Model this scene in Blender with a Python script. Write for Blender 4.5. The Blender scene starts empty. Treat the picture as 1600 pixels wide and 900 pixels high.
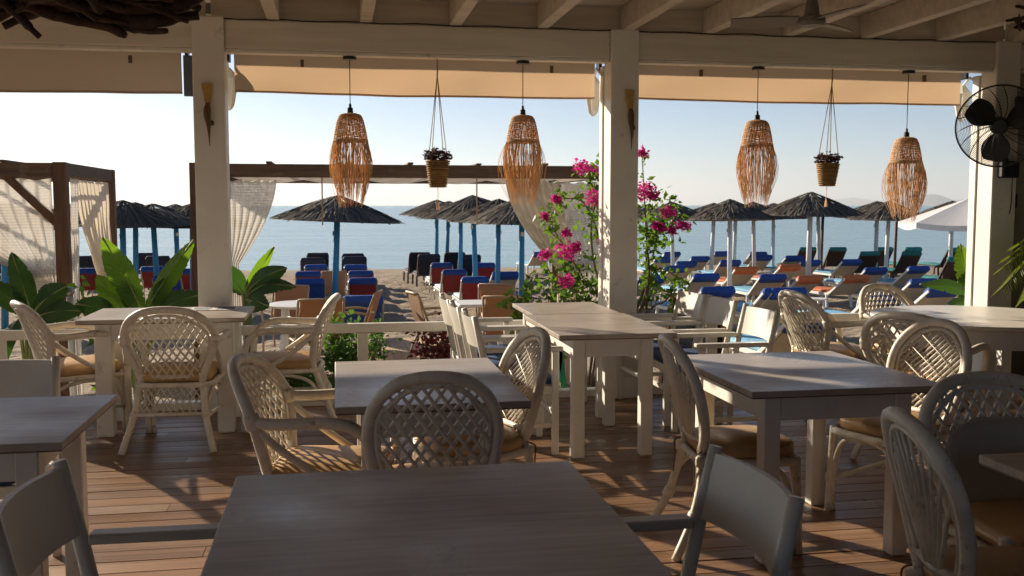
import bpy, bmesh, math, random
from mathutils import Vector, Matrix, noise

# ------------------------------------------------------------------ camera, sky, sun, exposure
SC = bpy.context.scene
COL = SC.collection
R = math.radians
PI = math.pi

FPX = 1555.6                       # focal length in photograph pixels (35 mm lens on a 1600 px wide frame)
YAW, PITCH, CAMZ = R(10.0), R(4.74), 1.52
cam_data = bpy.data.cameras.new('camera'); cam = bpy.data.objects.new('camera', cam_data); COL.objects.link(cam)
cam.location = (0, 0, CAMZ); cam.rotation_euler = (PI/2 - PITCH, 0, -YAW)
cam_data.sensor_width = 36; cam_data.lens = 35; cam_data.clip_start = .05; cam_data.clip_end = 60000
cam_data.dof.use_dof = True; cam_data.dof.focus_distance = 6.5; cam_data.dof.aperture_fstop = 8
SC.camera = cam

SUN_AZ, SUN_EL = R(-36), R(20)      # azimuth from +Y, negative to the left
world = bpy.data.worlds.new('World'); SC.world = world; world.use_nodes = True
wn = world.node_tree.nodes; wn.clear()
sky = wn.new('ShaderNodeTexSky'); sky.sky_type = 'NISHITA'; sky.sun_disc = False
sky.sun_elevation = SUN_EL; sky.sun_rotation = SUN_AZ
sky.altitude = 0; sky.air_density = .65; sky.dust_density = .3; sky.ozone_density = 1.8
bg = wn.new('ShaderNodeBackground'); bg.inputs['Strength'].default_value = .064
wo = wn.new('ShaderNodeOutputWorld')
world.node_tree.links.new(sky.outputs[0], bg.inputs[0]); world.node_tree.links.new(bg.outputs[0], wo.inputs[0])
sl = bpy.data.lights.new('sun', 'SUN'); sl.energy = 5.0; sl.angle = R(.6); sl.color = (1.0, .85, .66)
sun = bpy.data.objects.new('sun', sl); COL.objects.link(sun)
sdir = Vector((math.sin(SUN_AZ)*math.cos(SUN_EL), math.cos(SUN_AZ)*math.cos(SUN_EL), math.sin(SUN_EL)))
sun.rotation_euler = (-sdir).to_track_quat('-Z', 'Y').to_euler()
sun.location = (-6, 6, 12)
SC.view_settings.view_transform = 'Standard'; SC.view_settings.look = 'None'
SC.view_settings.exposure = 0.85; SC.view_settings.gamma = 1
SC.render.engine = 'CYCLES'
SC.cycles.use_denoising = True; SC.cycles.max_bounces = 8; SC.cycles.transparent_max_bounces = 12
SC.cycles.caustics_reflective = False; SC.cycles.caustics_refractive = False

# ------------------------------------------------------------------ pixels to places
_fw = Vector((math.sin(YAW)*math.cos(PITCH), math.cos(YAW)*math.cos(PITCH), -math.sin(PITCH)))
_rt = Vector((math.cos(YAW), -math.sin(YAW), 0)); _up = _rt.cross(_fw); _c = Vector((0, 0, CAMZ))
def ray(x, y): return _fw + _rt*((x-800)/FPX) - _up*((y-450)/FPX)
def atz(x, y, z):
    r = ray(x, y); return _c + r*((z-CAMZ)/r.z)
def aty(x, y, Y):
    r = ray(x, y); return _c + r*(Y/r.y)
SEA = -1.0
def sandz(Y):
    if Y < 12: return -.5
    if Y < 20: return -.5-.04375*(Y-12)
    return -.85-.0075*(Y-20)
def atsand(x, y, h=0):
    p = atz(x, y, -.55+h)
    for _ in range(8): p = atz(x, y, sandz(p.y)+h)
    return p

# ------------------------------------------------------------------ mesh helpers
class MB:
    def __init__(s): s.v = []; s.f = []
    def add(s, vs, fs):
        o = len(s.v); s.v += [tuple(q) for q in vs]; s.f += [tuple(i+o for i in q) for q in fs]; return s
    def box(s, x0, x1, y0, y1, z0, z1):
        return s.add([(x0,y0,z0),(x1,y0,z0),(x1,y1,z0),(x0,y1,z0),(x0,y0,z1),(x1,y0,z1),(x1,y1,z1),(x0,y1,z1)],
                     [(3,2,1,0),(4,5,6,7),(0,1,5,4),(1,2,6,5),(2,3,7,6),(3,0,4,7)])
    def bar(s, a, b, w, h, up=(0,0,1)):
        a, b = Vector(a), Vector(b); d = (b-a).normalized(); u = Vector(up)
        if abs(d.dot(u)) > .98: u = Vector((0,1,0))
        sx = d.cross(u).normalized()*(w/2); sy = sx.cross(d).normalized()*(h/2)
        vs = [a-sx-sy, a+sx-sy, a+sx+sy, a-sx+sy, b-sx-sy, b+sx-sy, b+sx+sy, b-sx+sy]
        return s.add(vs, [(0,1,2,3),(7,6,5,4),(1,0,4,5),(2,1,5,6),(3,2,6,7),(0,3,7,4)])
    def tube(s, pts, r, n=6, closed=False, cap=True):
        pts = [Vector(p) for p in pts]; m = len(pts)
        rs = r if isinstance(r, (list, tuple)) else [r]*m
        vs = []; nrm = None
        for i, p in enumerate(pts):
            if closed: t = pts[(i+1) % m]-pts[i-1]
            else: t = pts[min(i+1, m-1)]-pts[max(i-1, 0)]
            t = t.normalized() if t.length > 1e-9 else Vector((0,0,1))
            if nrm is None:
                nrm = t.orthogonal().normalized()
                if abs(t.z) < .9: nrm = (Vector((0,0,1))-t*t.z).normalized()
            else:
                nrm = nrm-t*nrm.dot(t); nrm = nrm.normalized() if nrm.length > 1e-6 else t.orthogonal().normalized()
            bn = t.cross(nrm)
            for k in range(n):
                a = 2*PI*k/n; vs.append(p+(nrm*math.cos(a)+bn*math.sin(a))*rs[i])
        fs = []
        for i in range(m if closed else m-1):
            j = (i+1) % m
            for k in range(n):
                l = (k+1) % n; fs.append((i*n+k, i*n+l, j*n+l, j*n+k))
        if cap and not closed:
            fs.append(tuple(range(n-1, -1, -1))); fs.append(tuple((m-1)*n+k for k in range(n)))
        return s.add(vs, fs)
    def lathe(s, prof, n=24, c=(0,0,0), caps=True):
        vs = []; fs = []
        for r, z in prof:
            for k in range(n):
                a = 2*PI*k/n; vs.append((c[0]+r*math.cos(a), c[1]+r*math.sin(a), c[2]+z))
        for i in range(len(prof)-1):
            for k in range(n):
                l = (k+1) % n; fs.append((i*n+k, i*n+l, (i+1)*n+l, (i+1)*n+k))
        if caps:
            fs.append(tuple(range(n-1, -1, -1))); fs.append(tuple((len(prof)-1)*n+k for k in range(n)))
        return s.add(vs, fs)
    def cushion(s, x0, x1, y0, y1, z0, z1, r=.06, puff=.015, n=6, taper=0):
        cx, cy = (x0+x1)/2, (y0+y1)/2
        def outline(ins, z):
            o = []; rr = max(r-ins*.5, .004)
            for (sx, sy, a0) in ((1,1,0),(-1,1,90),(-1,-1,180),(1,-1,270)):
                for k in range(n+1):
                    a = R(a0+90*k/n)
                    hx = (x1-x0)/2-ins-rr; hy = (y1-y0)/2-ins-rr
                    px = sx*hx+rr*math.cos(a); py = sy*hy+rr*math.sin(a)
                    px *= 1+taper*py/(y1-y0)
                    o.append((cx+px, cy+py, z))
            return o
        h = z1-z0; lv = [(.02, z0), (.004, z0+h*.15), (0, z0+h*.5), (.004, z0+h*.85), (.018, z1)]
        m = (n+1)*4; vs = []; fs = []
        for ins, z in lv: vs += outline(ins, z)
        for i in range(len(lv)-1):
            for k in range(m):
                l = (k+1) % m; fs.append((i*m+k, i*m+l, (i+1)*m+l, (i+1)*m+k))
        b = (len(lv)-1)*m; mid = outline(min(x1-x0, y1-y0)*.22, z1+puff*.8); o = len(vs); vs += mid
        for k in range(m):
            l = (k+1) % m; fs.append((b+k, b+l, o+l, o+k))
        vs.append((cx, cy, z1+puff)); t = len(vs)-1
        for k in range(m): fs.append((o+k, o+(k+1) % m, t))
        fs.append(tuple(range(m-1, -1, -1)))
        return s.add(vs, fs)
    def grid(s, rows):
        m = len(rows[0]); vs = [p for r_ in rows for p in r_]
        fs = [(i*m+j, i*m+j+1, (i+1)*m+j+1, (i+1)*m+j) for i in range(len(rows)-1) for j in range(m-1)]
        return s.add(vs, fs)
    def board(s, w, z0, z1, c, axis=0):
        '''unit-long board with chamfered long edges, to be scaled along its length'''
        pr = [(0,z0),(w,z0),(w,z1-c),(w-c,z1),(c,z1),(0,z1-c)]
        vs = [((t, a, b) if axis == 0 else (a, t, b)) for t in (0, 1) for a, b in pr]
        fs = [tuple(range(5, -1, -1)), tuple(range(6, 12))]+[(i, (i+1) % 6, (i+1) % 6+6, i+6) for i in range(6)]
        if axis == 1: fs = [f[::-1] for f in fs]
        return s.add(vs, fs)
    def xf(s, M, start=0):
        for i in range(start, len(s.v)): s.v[i] = tuple(M @ Vector(s.v[i]))
        return s
    def build(s, name, mat, parent=None, smooth=False, bevel=0, kind=None, seg=1):
        me = bpy.data.meshes.new(name); me.from_pydata(s.v, [], s.f)
        if bevel:
            bm = bmesh.new(); bm.from_mesh(me)
            bmesh.ops.bevel(bm, geom=bm.edges[:], offset=bevel, segments=seg, affect='EDGES', clamp_overlap=True)
            bm.to_mesh(me); bm.free()
        if smooth: me.polygons.foreach_set('use_smooth', [True]*len(me.polygons))
        me.materials.append(mat); me.update()
        o = bpy.data.objects.new(name, me); COL.objects.link(o)
        if parent: o.parent = parent
        if kind: o['kind'] = kind
        return o

def cr(pts, k=6):                   # Catmull-Rom through points
    P = [Vector(p) for p in pts]; P = [P[0]*2-P[1]]+P+[P[-1]*2-P[-2]]; out = []
    for i in range(1, len(P)-2):
        for j in range(k):
            t = j/k; a, b, c, d = P[i-1:i+3]
            out.append(.5*((2*b)+(c-a)*t+(2*a-5*b+4*c-d)*t*t+(3*b-a-3*c+d)*t**3))
    out.append(P[-2]); return out
def mir(p): return (-p[0], p[1], p[2])
def tag(o, label, cat, group=None, kind=None):
    o['label'] = label; o['category'] = cat
    if group: o['group'] = group
    if kind: o['kind'] = kind
    return o
def struct(o): o['kind'] = 'structure'; return o
def empty(name, loc=(0,0,0), rz=0):
    o = bpy.data.objects.new(name, None); COL.objects.link(o); o.location = loc; o.rotation_euler = (0,0,rz)
    o.empty_display_size = .1; return o
KIDS = {}
def dup(o, parent=None):
    c = o.copy(); COL.objects.link(c)
    if parent: c.parent = parent
    for ch in kids(o): dup(ch, c)
    return c
def kids(o): return list(o.children)
class Proto:                        # first use places the original, later uses copy it
    def __init__(s, root): s.root = root; s.used = False
    def put(s, loc, rz, label, cat, group=None, scale=None, rot=None):
        o = dup(s.root) if s.used else s.root; s.used = True
        o.location = loc; o.rotation_euler = rot if rot else (0,0,rz)
        if scale: o.scale = scale if isinstance(scale, tuple) else (scale,)*3
        return tag(o, label, cat, group)

# ------------------------------------------------------------------ materials
def mat(name, col, rough=.6, var=.15, scale=5, stretch=(1,1,1), bump=.15, bscale=60, rand=0, island=0, trans=None,
        tcol=None, metal=0, col2=None, spec=.5, wear=None, wearcol=None, bdist=.002, coat=0, sheer=0, rvar=0):
    m = bpy.data.materials.new(name); m.use_nodes = True; nt = m.node_tree; N = nt.nodes; L = nt.links.new; N.clear()
    out = N.new('ShaderNodeOutputMaterial'); p = N.new('ShaderNodeBsdfPrincipled')
    tc = N.new('ShaderNodeTexCoord'); mp = N.new('ShaderNodeMapping'); mp.inputs['Scale'].default_value = stretch
    vec = tc.outputs['Object']
    oi = N.new('ShaderNodeObjectInfo')
    ad = N.new('ShaderNodeVectorMath'); ad.operation = 'MULTIPLY_ADD'
    cmb = N.new('ShaderNodeCombineXYZ')
    for i in range(3): L(oi.outputs['Random'], cmb.inputs[i])
    ad.inputs[1].default_value = (37, 53, 71); L(cmb.outputs[0], ad.inputs[0]); L(vec, ad.inputs[2])
    L(ad.outputs[0], mp.inputs[0])
    n1 = N.new('ShaderNodeTexNoise'); n1.inputs['Scale'].default_value = scale; n1.inputs['Detail'].default_value = 7
    n1.inputs['Roughness'].default_value = .62
    L(mp.outputs[0], n1.inputs['Vector'])
    rp = N.new('ShaderNodeValToRGB'); rp.color_ramp.elements[0].position = .3; rp.color_ramp.elements[1].position = .7
    c2 = col2 or tuple(min(1, c*(1+var)) for c in col)
    rp.color_ramp.elements[0].color = (*[c*(1-var) for c in col], 1); rp.color_ramp.elements[1].color = (*c2, 1)
    L(n1.outputs['Fac'], rp.inputs[0]); cur = rp.outputs[0]
    if wear:
        n3 = N.new('ShaderNodeTexNoise'); n3.inputs['Scale'].default_value = wear[0]; n3.inputs['Detail'].default_value = 8
        n3.inputs['Roughness'].default_value = .7; L(ad.outputs[0], n3.inputs['Vector'])
        r3 = N.new('ShaderNodeValToRGB'); r3.color_ramp.elements[0].position = wear[1]; r3.color_ramp.elements[1].position = wear[1]+wear[2]
        L(n3.outputs['Fac'], r3.inputs[0])
        mx = N.new('ShaderNodeMix'); mx.data_type = 'RGBA'; L(r3.outputs[0], mx.inputs['Factor']); L(cur, mx.inputs['A'])
        mx.inputs['B'].default_value = (*wearcol, 1); cur = mx.outputs['Result']
    for amt, sock in ((rand, oi.outputs['Random']), (island, None)):
        if amt:
            if sock is None: sock = N.new('ShaderNodeNewGeometry').outputs['Random Per Island']
            mr = N.new('ShaderNodeMapRange'); mr.inputs['To Min'].default_value = 1-amt; mr.inputs['To Max'].default_value = 1+amt
            L(sock, mr.inputs['Value']); hs = N.new('ShaderNodeHueSaturation'); L(mr.outputs[0], hs.inputs['Value']); L(cur, hs.inputs['Color'])
            cur = hs.outputs[0]
    L(cur, p.inputs['Base Color']); p.inputs['Roughness'].default_value = rough; p.inputs['Metallic'].default_value = metal
    p.inputs['Specular IOR Level'].default_value = spec
    if coat: p.inputs['Coat Weight'].default_value = coat; p.inputs['Coat Roughness'].default_value = .25
    if rvar:
        mr = N.new('ShaderNodeMapRange'); mr.inputs['From Min'].default_value = .3; mr.inputs['From Max'].default_value = .7
        mr.inputs['To Min'].default_value = rough-rvar; mr.inputs['To Max'].default_value = rough+rvar
        n4 = N.new('ShaderNodeTexNoise'); n4.inputs['Scale'].default_value = 2.2; n4.inputs['Detail'].default_value = 5; L(ad.outputs[0], n4.inputs['Vector'])
        L(n4.outputs['Fac'], mr.inputs['Value']); L(mr.outputs[0], p.inputs['Roughness'])
    if bump:
        n2 = N.new('ShaderNodeTexNoise'); n2.inputs['Scale'].default_value = bscale; n2.inputs['Detail'].default_value = 4
        L(mp.outputs[0], n2.inputs['Vector']); b = N.new('ShaderNodeBump'); b.inputs['Strength'].default_value = min(1, bump*2)
        b.inputs['Distance'].default_value = bdist; L(n2.outputs['Fac'], b.inputs['Height']); L(b.outputs[0], p.inputs['Normal'])
    last = p.outputs[0]
    if trans:
        t = N.new('ShaderNodeBsdfTranslucent'); ms = N.new('ShaderNodeMixShader'); ms.inputs[0].default_value = trans
        if tcol: t.inputs[0].default_value = (*tcol, 1)
        else: L(cur, t.inputs[0])
        L(last, ms.inputs[1]); L(t.outputs[0], ms.inputs[2]); last = ms.outputs[0]
    if sheer:
        wv = N.new('ShaderNodeTexWave'); wv.bands_direction = 'Z'; wv.inputs['Scale'].default_value = 11; wv.inputs['Distortion'].default_value = 1.2
        L(tc.outputs['Object'], wv.inputs['Vector'])
        mr = N.new('ShaderNodeMapRange'); mr.inputs['To Min'].default_value = 0; mr.inputs['To Max'].default_value = sheer; L(wv.outputs['Fac'], mr.inputs['Value'])
        tp = N.new('ShaderNodeBsdfTransparent'); ms = N.new('ShaderNodeMixShader'); L(mr.outputs[0], ms.inputs[0]); L(last, ms.inputs[1]); L(tp.outputs[0], ms.inputs[2]); last = ms.outputs[0]
    L(last, out.inputs[0]); return m

M = {}
M['paint'] = mat('white_paint', (.79,.765,.70), .5, .07, 3, (1,1,1), .12, 50, wear=(7,.60,.14), wearcol=(.52,.46,.38), rand=.04)
M['beam'] = mat('beam_paint', (.74,.69,.60), .55, .1, 2.2, (.5,6,6), .2, 14, wear=(8,.64,.1), wearcol=(.50,.43,.34), rand=.05)
M['ceil'] = mat('ceiling_paint', (.66,.60,.52), .6, .16, 2.2, (.5,6,6), .2, 14, wear=(14,.68,.1), wearcol=(.36,.27,.2), rand=.1)
M['chair'] = mat('cream_chair_paint', (.74,.71,.63), .38, .06, 4, (1,1,1), .08, 80, wear=(16,.7,.06), wearcol=(.4,.33,.24))
M['rattan'] = mat('cream_rattan', (.76,.705,.60), .45, .14, 12, (1,1,1), .4, 70, wear=(20,.58,.12), wearcol=(.42,.31,.19))
M['tan'] = mat('tan_leatherette', (.50,.31,.14), .42, .16, 5, (1,1,1), .15, 45, wear=(7,.62,.2), wearcol=(.62,.46,.28))
M['panel'] = mat('grey_back_cushion', (.46,.42,.36), .6, .12, 4, (1,1,1), .2, 40)
M['top'] = mat('greige_table_laminate', (.43,.37,.315), .36, .3, 3.2, (1.0,16,1), .1, 40, rand=.05, spec=.55, rvar=.12, wear=(11,.66,.1), wearcol=(.33,.27,.22))
M['edge'] = mat('table_edge_band', (.12,.09,.07), .5, .15, 6, (1,10,1), .05, 30)
M['topw'] = mat('worn_white_tabletop', (.72,.69,.62), .35, .07, 2, (1,1,1), .05, 30, wear=(6,.6,.2), wearcol=(.55,.5,.42))
M['deck'] = mat('varnished_deck_wood', (.225,.127,.070), .36, .45, 3.2, (.55,10,4), .35, 22, rand=.22, wear=(6,.54,.2), wearcol=(.33,.215,.135), rvar=.14, bdist=.003)
M['under'] = mat('dark_substructure', (.05,.04,.03), .9)
M['blue'] = mat('navy_seat_cushion', (.028,.06,.17), .75, .2, 8, (1,1,1), .3, 200)
M['blind'] = mat('roller_blind_fabric', (.60,.50,.38), .8, .05, 1.5, (1,1,4), .1, 150, trans=.4, tcol=(.62,.43,.27))
M['black'] = mat('black_plastic', (.012,.012,.013), .38, .2, 10)
M['steel'] = mat('dull_steel', (.45,.45,.46), .35, .1, 10, metal=.9)
M['greyblue'] = mat('blue_grey_canvas', (.13,.17,.24), .8, .15, 10)
M['fan'] = mat('fan_light_grey', (.24,.215,.185), .45, .08, 5)
M['drift'] = mat('dark_driftwood', (.052,.026,.016), .75, .55, 7, (4,4,1), .6, 30, rand=.2, bdist=.006)
M['horn'] = mat('ochre_horn', (.48,.30,.09), .55, .2, 8)
M['brownhorn'] = mat('brown_driftwood', (.13,.08,.045), .7, .4, 20, (1,1,.2), .4, 40)
M['wick'] = mat('straw_wicker', (.84,.66,.45), .65, .2, 20, (1,1,1), .3, 80, island=.35, trans=.48, tcol=(.88,.60,.34))
M['pot'] = mat('coir_basket', (.34,.20,.075), .85, .3, 30, (1,1,1), .6, 90, island=.25)
M['succ'] = mat('burgundy_succulent', (.10,.035,.035), .5, .5, 10, island=.5, trans=.2)
M['jute'] = mat('jute_cord', (.40,.29,.17), .85, .2, 30)
M['timber'] = mat('brown_timber', (.115,.057,.029), .7, .4, 3, (8,8,.7), .4, 20, rand=.12, bdist=.004)
M['timberx'] = mat('weathered_brown_beam', (.12,.072,.043), .75, .4, 3, (.7,8,8), .4, 20, rand=.15, wear=(4,.58,.2), wearcol=(.24,.20,.165), bdist=.004)
M['curt'] = mat('sheer_white_cotton', (.80,.77,.72), .85, .05, 4, (1,1,1), .25, 180, trans=.25, tcol=(.80,.77,.72), sheer=.18)
M['curt2'] = mat('cream_cotton_drape', (.78,.73,.66), .85, .07, 4, (1,1,1), .25, 150, trans=.3, tcol=(.78,.70,.56))
M['sand'] = None
M['thatch'] = mat('weathered_thatch', (.105,.087,.068), .9, .4, 9, (1,1,1), .3, 60, island=.75, rand=.25)
M['thatch2'] = mat('thatch_underlayer', (.04,.033,.028), .95, .4, 9)
M['polew'] = mat('white_pole', (.70,.72,.72), .5, .08, 5, (1,1,.4), .1, 40, wear=(8,.62,.12), wearcol=(.42,.42,.40))
M['poleb'] = mat('blue_pole', (.035,.25,.50), .5, .12, 5, (1,1,.4), .1, 40, wear=(8,.68,.1), wearcol=(.12,.30,.42))
M['plast'] = mat('white_plastic', (.76,.76,.74), .4, .05, 4, bump=.03)
M['beige'] = mat('beige_sling', (.52,.44,.34), .8, .08, 6, bump=.2, bscale=200)
M['cushb'] = mat('royal_blue_canvas', (.02,.075,.33), .8, .15, 7, bump=.45, bscale=14, bdist=.02, rand=.16, wear=(9,.62,.25), wearcol=(.05,.12,.36))
M['cushl'] = mat('light_blue_canvas', (.20,.46,.66), .8, .1, 6, bump=.45, bscale=14, bdist=.02, rand=.16, wear=(9,.62,.25), wearcol=(.30,.52,.68))
M['cusho'] = mat('orange_canvas', (.62,.17,.055), .8, .12, 6, bump=.45, bscale=14, bdist=.02, rand=.16, wear=(9,.62,.25), wearcol=(.66,.26,.12))
M['cushr'] = mat('dark_red_canvas', (.26,.022,.025), .75, .12, 6, bump=.45, bscale=14, bdist=.02, rand=.16, wear=(9,.62,.25), wearcol=(.32,.05,.05))
M['cusht'] = mat('teal_canvas', (.03,.23,.23), .8, .12, 6, bump=.45, bscale=14, bdist=.02, rand=.16, wear=(9,.62,.25), wearcol=(.07,.27,.27))
M['cushn'] = mat('dark_navy_canvas', (.012,.016,.035), .8, .2, 6, bump=.45, bscale=14, bdist=.02, rand=.16, wear=(9,.62,.25), wearcol=(.03,.035,.06))
M['cushw'] = mat('pale_stripe_canvas', (.62,.72,.80), .8, .1, 6, bump=.45, bscale=14, bdist=.02, rand=.16, wear=(9,.62,.25), wearcol=(.35,.48,.66))
M['dwood'] = mat('dark_stained_wood', (.055,.03,.022), .6, .3, 5, (1,8,1))
M['alu'] = mat('tarnished_aluminium', (.55,.55,.53), .4, .1, 10, metal=.7)
M['sling'] = mat('tan_woven_sling', (.30,.19,.11), .7, .12, 40, (30,1,.2), .3, 100, trans=.22, tcol=(.60,.28,.10))
M['slingf'] = mat('tan_metal_frame', (.36,.26,.17), .5, .1, 10)
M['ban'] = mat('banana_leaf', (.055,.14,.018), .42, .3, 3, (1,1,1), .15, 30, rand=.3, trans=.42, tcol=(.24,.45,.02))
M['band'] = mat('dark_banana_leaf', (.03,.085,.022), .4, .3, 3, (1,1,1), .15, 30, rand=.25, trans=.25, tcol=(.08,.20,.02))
M['stalk'] = mat('banana_stalk', (.16,.2,.06), .6, .3, 5)
M['leaf'] = mat('small_green_leaf', (.06,.15,.022), .5, .25, 6, bump=0, island=.45, trans=.4, tcol=(.19,.34,.03))
M['bush'] = mat('garden_shrub_leaf', (.05,.13,.025), .5, .25, 6, bump=0, island=.45, trans=.35, tcol=(.13,.28,.03))
M['redl'] = mat('red_shrub_leaf', (.10,.022,.02), .5, .4, 6, bump=0, island=.6, trans=.3, tcol=(.30,.03,.03))
M['boug'] = mat('magenta_bract', (.58,.03,.27), .6, .2, 6, bump=0, island=.4, trans=.4, tcol=(.75,.05,.38))
M['bark'] = mat('twig_bark', (.15,.10,.065), .85, .4, 12, bump=.4, bscale=40)
M['palm'] = mat('palm_leaflet', (.12,.19,.03), .5, .25, 5, bump=0, island=.4, trans=.35, tcol=(.32,.36,.04))
M['orange'] = mat('varnished_pine', (.42,.19,.07), .5, .2, 5, (1,1,.3))
M['chalk'] = mat('chalkboard', (.012,.013,.016), .7, .3, 6)
M['green'] = mat('green_paint', (.02,.22,.09), .5, .1, 5)
M['cyan'] = mat('turquoise_paint', (.03,.34,.46), .5, .1, 5)
M['dgreen'] = mat('dark_green_pole', (.012,.075,.06), .45, .1, 5)
M['wallp'] = mat('olive_wall_plaster', (.25,.24,.18), .85, .15, 2, bump=.3, bscale=20)
M['wallw'] = mat('cream_wall_plaster', (.55,.52,.47), .85, .08, 2, bump=.3, bscale=20)
M['paper'] = mat('printed_menu_card', (.70,.69,.66), .6, .3, 9, wear=(14,.6,.03), wearcol=(.20,.20,.22))
M['parasol'] = mat('white_parasol_cloth', (.80,.80,.80), .8, .03, 3, bump=.1, bscale=100, trans=.3, tcol=(.8,.8,.82))
M['board'] = mat('pale_boardwalk', (.46,.33,.21), .75, .18, 3, (8,.6,4), .3, 20, rand=.12)
M['cord'] = mat('dark_brown_cable', (.04,.022,.016), .5)
M['glassl'] = mat('lantern_frosted_glass', (.75,.72,.66), .3, .05, 4, trans=.4)
M['hill'] = mat('hazy_hill', (.10,.12,.10), .95, .2, .002, bump=0)
M['wshade'] = mat('outer_white_paint', (.80,.78,.72), .5, .05, 3, bump=.1, bscale=40)

def veins(m):
    """lateral veins from the leaf's own coordinates (across, along)"""
    nt = m.node_tree; N = nt.nodes; L = nt.links.new; p = next(n for n in N if n.type == 'BSDF_PRINCIPLED')
    a = N.new('ShaderNodeAttribute'); a.attribute_name = 'blade'; sp = N.new('ShaderNodeSeparateXYZ'); L(a.outputs['Vector'], sp.inputs[0])
    m1 = N.new('ShaderNodeMath'); m1.operation = 'MULTIPLY_ADD'; m1.inputs[1].default_value = -.16; L(sp.outputs[0], m1.inputs[0]); L(sp.outputs[1], m1.inputs[2])
    m2 = N.new('ShaderNodeMath'); m2.operation = 'MULTIPLY'; m2.inputs[1].default_value = 190; L(m1.outputs[0], m2.inputs[0])
    m3 = N.new('ShaderNodeMath'); m3.operation = 'SINE'; L(m2.outputs[0], m3.inputs[0])
    b = N.new('ShaderNodeBump'); b.inputs['Distance'].default_value = .006; b.inputs['Strength'].default_value = .7; L(m3.outputs[0], b.inputs['Height']); L(b.outputs[0], p.inputs['Normal'])
    src = p.inputs['Base Color'].links[0].from_socket; hs = N.new('ShaderNodeHueSaturation'); mr = N.new('ShaderNodeMapRange'); mr.inputs['From Min'].default_value = -1
    mr.inputs['To Min'].default_value = .8; mr.inputs['To Max'].default_value = 1.12; L(m3.outputs[0], mr.inputs['Value']); L(mr.outputs[0], hs.inputs['Value']); L(src, hs.inputs['Color'])
    rim = N.new('ShaderNodeMapRange'); rim.inputs['From Min'].default_value = .9; rim.inputs['From Max'].default_value = 1.0; L(sp.outputs[0], rim.inputs['Value'])
    mx = N.new('ShaderNodeMix'); mx.data_type = 'RGBA'; L(rim.outputs[0], mx.inputs['Factor']); L(hs.outputs[0], mx.inputs['A']); mx.inputs['B'].default_value = (.13,.085,.03,1)
    L(mx.outputs['Result'], p.inputs['Base Color'])
    for n in N:
        if n.type == 'BSDF_TRANSLUCENT':
            h2 = N.new('ShaderNodeHueSaturation'); h2.inputs['Color'].default_value = n.inputs[0].default_value; L(mr.outputs[0], h2.inputs['Value']); L(h2.outputs[0], n.inputs[0])
veins(M['ban']); veins(M['band'])
def sand_mat():
    m = mat('dry_beach_sand', (.40,.315,.225), .95, .14, .9, bump=0, wear=(26,.55,.2), wearcol=(.33,.255,.18)); nt = m.node_tree; N = nt.nodes; L = nt.links.new
    p = next(n for n in N if n.type == 'BSDF_PRINCIPLED'); tc = next(n for n in N if n.type == 'TEX_COORD')
    a = N.new('ShaderNodeTexNoise'); a.inputs['Scale'].default_value = 7; a.inputs['Detail'].default_value = 8; a.inputs['Roughness'].default_value = .65
    L(tc.outputs['Object'], a.inputs['Vector']); b = N.new('ShaderNodeBump'); b.inputs['Distance'].default_value = .14; b.inputs['Strength'].default_value = 1.0
    L(a.outputs['Fac'], b.inputs['Height']); L(b.outputs[0], p.inputs['Normal']); return m
M['sand'] = sand_mat()
def sea_mat():
    m = bpy.data.materials.new('calm_sea_water'); m.use_nodes = True; nt = m.node_tree; N = nt.nodes; L = nt.links.new
    p = N['Principled BSDF']; p.inputs['Base Color'].default_value = (.11,.23,.27,1); p.inputs['Roughness'].default_value = .18
    p.inputs['IOR'].default_value = 1.33
    tc = N.new('ShaderNodeTexCoord'); prev = None
    for sc_, st, ds, stt in ((.5, (.35,1.3,1), .22, .4), (2.2, (.45,1.2,1), .06, .4), (.03, (.3,1,1), .8, .2)):
        mp = N.new('ShaderNodeMapping'); mp.inputs['Scale'].default_value = st; L(tc.outputs['Object'], mp.inputs[0])
        n = N.new('ShaderNodeTexNoise'); n.inputs['Scale'].default_value = sc_; n.inputs['Detail'].default_value = 5; L(mp.outputs[0], n.inputs['Vector'])
        b = N.new('ShaderNodeBump'); b.inputs['Distance'].default_value = ds; b.inputs['Strength'].default_value = stt; L(n.outputs['Fac'], b.inputs['Height'])
        if prev: L(prev.outputs[0], b.inputs['Normal'])
        prev = b
    mp = N.new('ShaderNodeMapping'); mp.inputs['Scale'].default_value = (.02,.22,1); L(tc.outputs['Object'], mp.inputs[0])
    n = N.new('ShaderNodeTexNoise'); n.inputs['Scale'].default_value = 1; n.inputs['Detail'].default_value = 6; L(mp.outputs[0], n.inputs['Vector'])
    rp = N.new('ShaderNodeValToRGB'); rp.color_ramp.elements[0].position = .35; rp.color_ramp.elements[1].position = .65
    rp.color_ramp.elements[0].color = (.13,.25,.29,1); rp.color_ramp.elements[1].color = (.24,.38,.41,1); L(n.outputs['Fac'], rp.inputs[0]); L(rp.outputs[0], p.inputs['Base Color'])
    mr = N.new('ShaderNodeMapRange'); mr.inputs['To Min'].default_value = .1; mr.inputs['To Max'].default_value = .34; L(n.outputs['Fac'], mr.inputs['Value']); L(mr.outputs[0], p.inputs['Roughness'])
    L(prev.outputs[0], p.inputs['Normal']); return m
M['sea'] = sea_mat()

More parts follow.
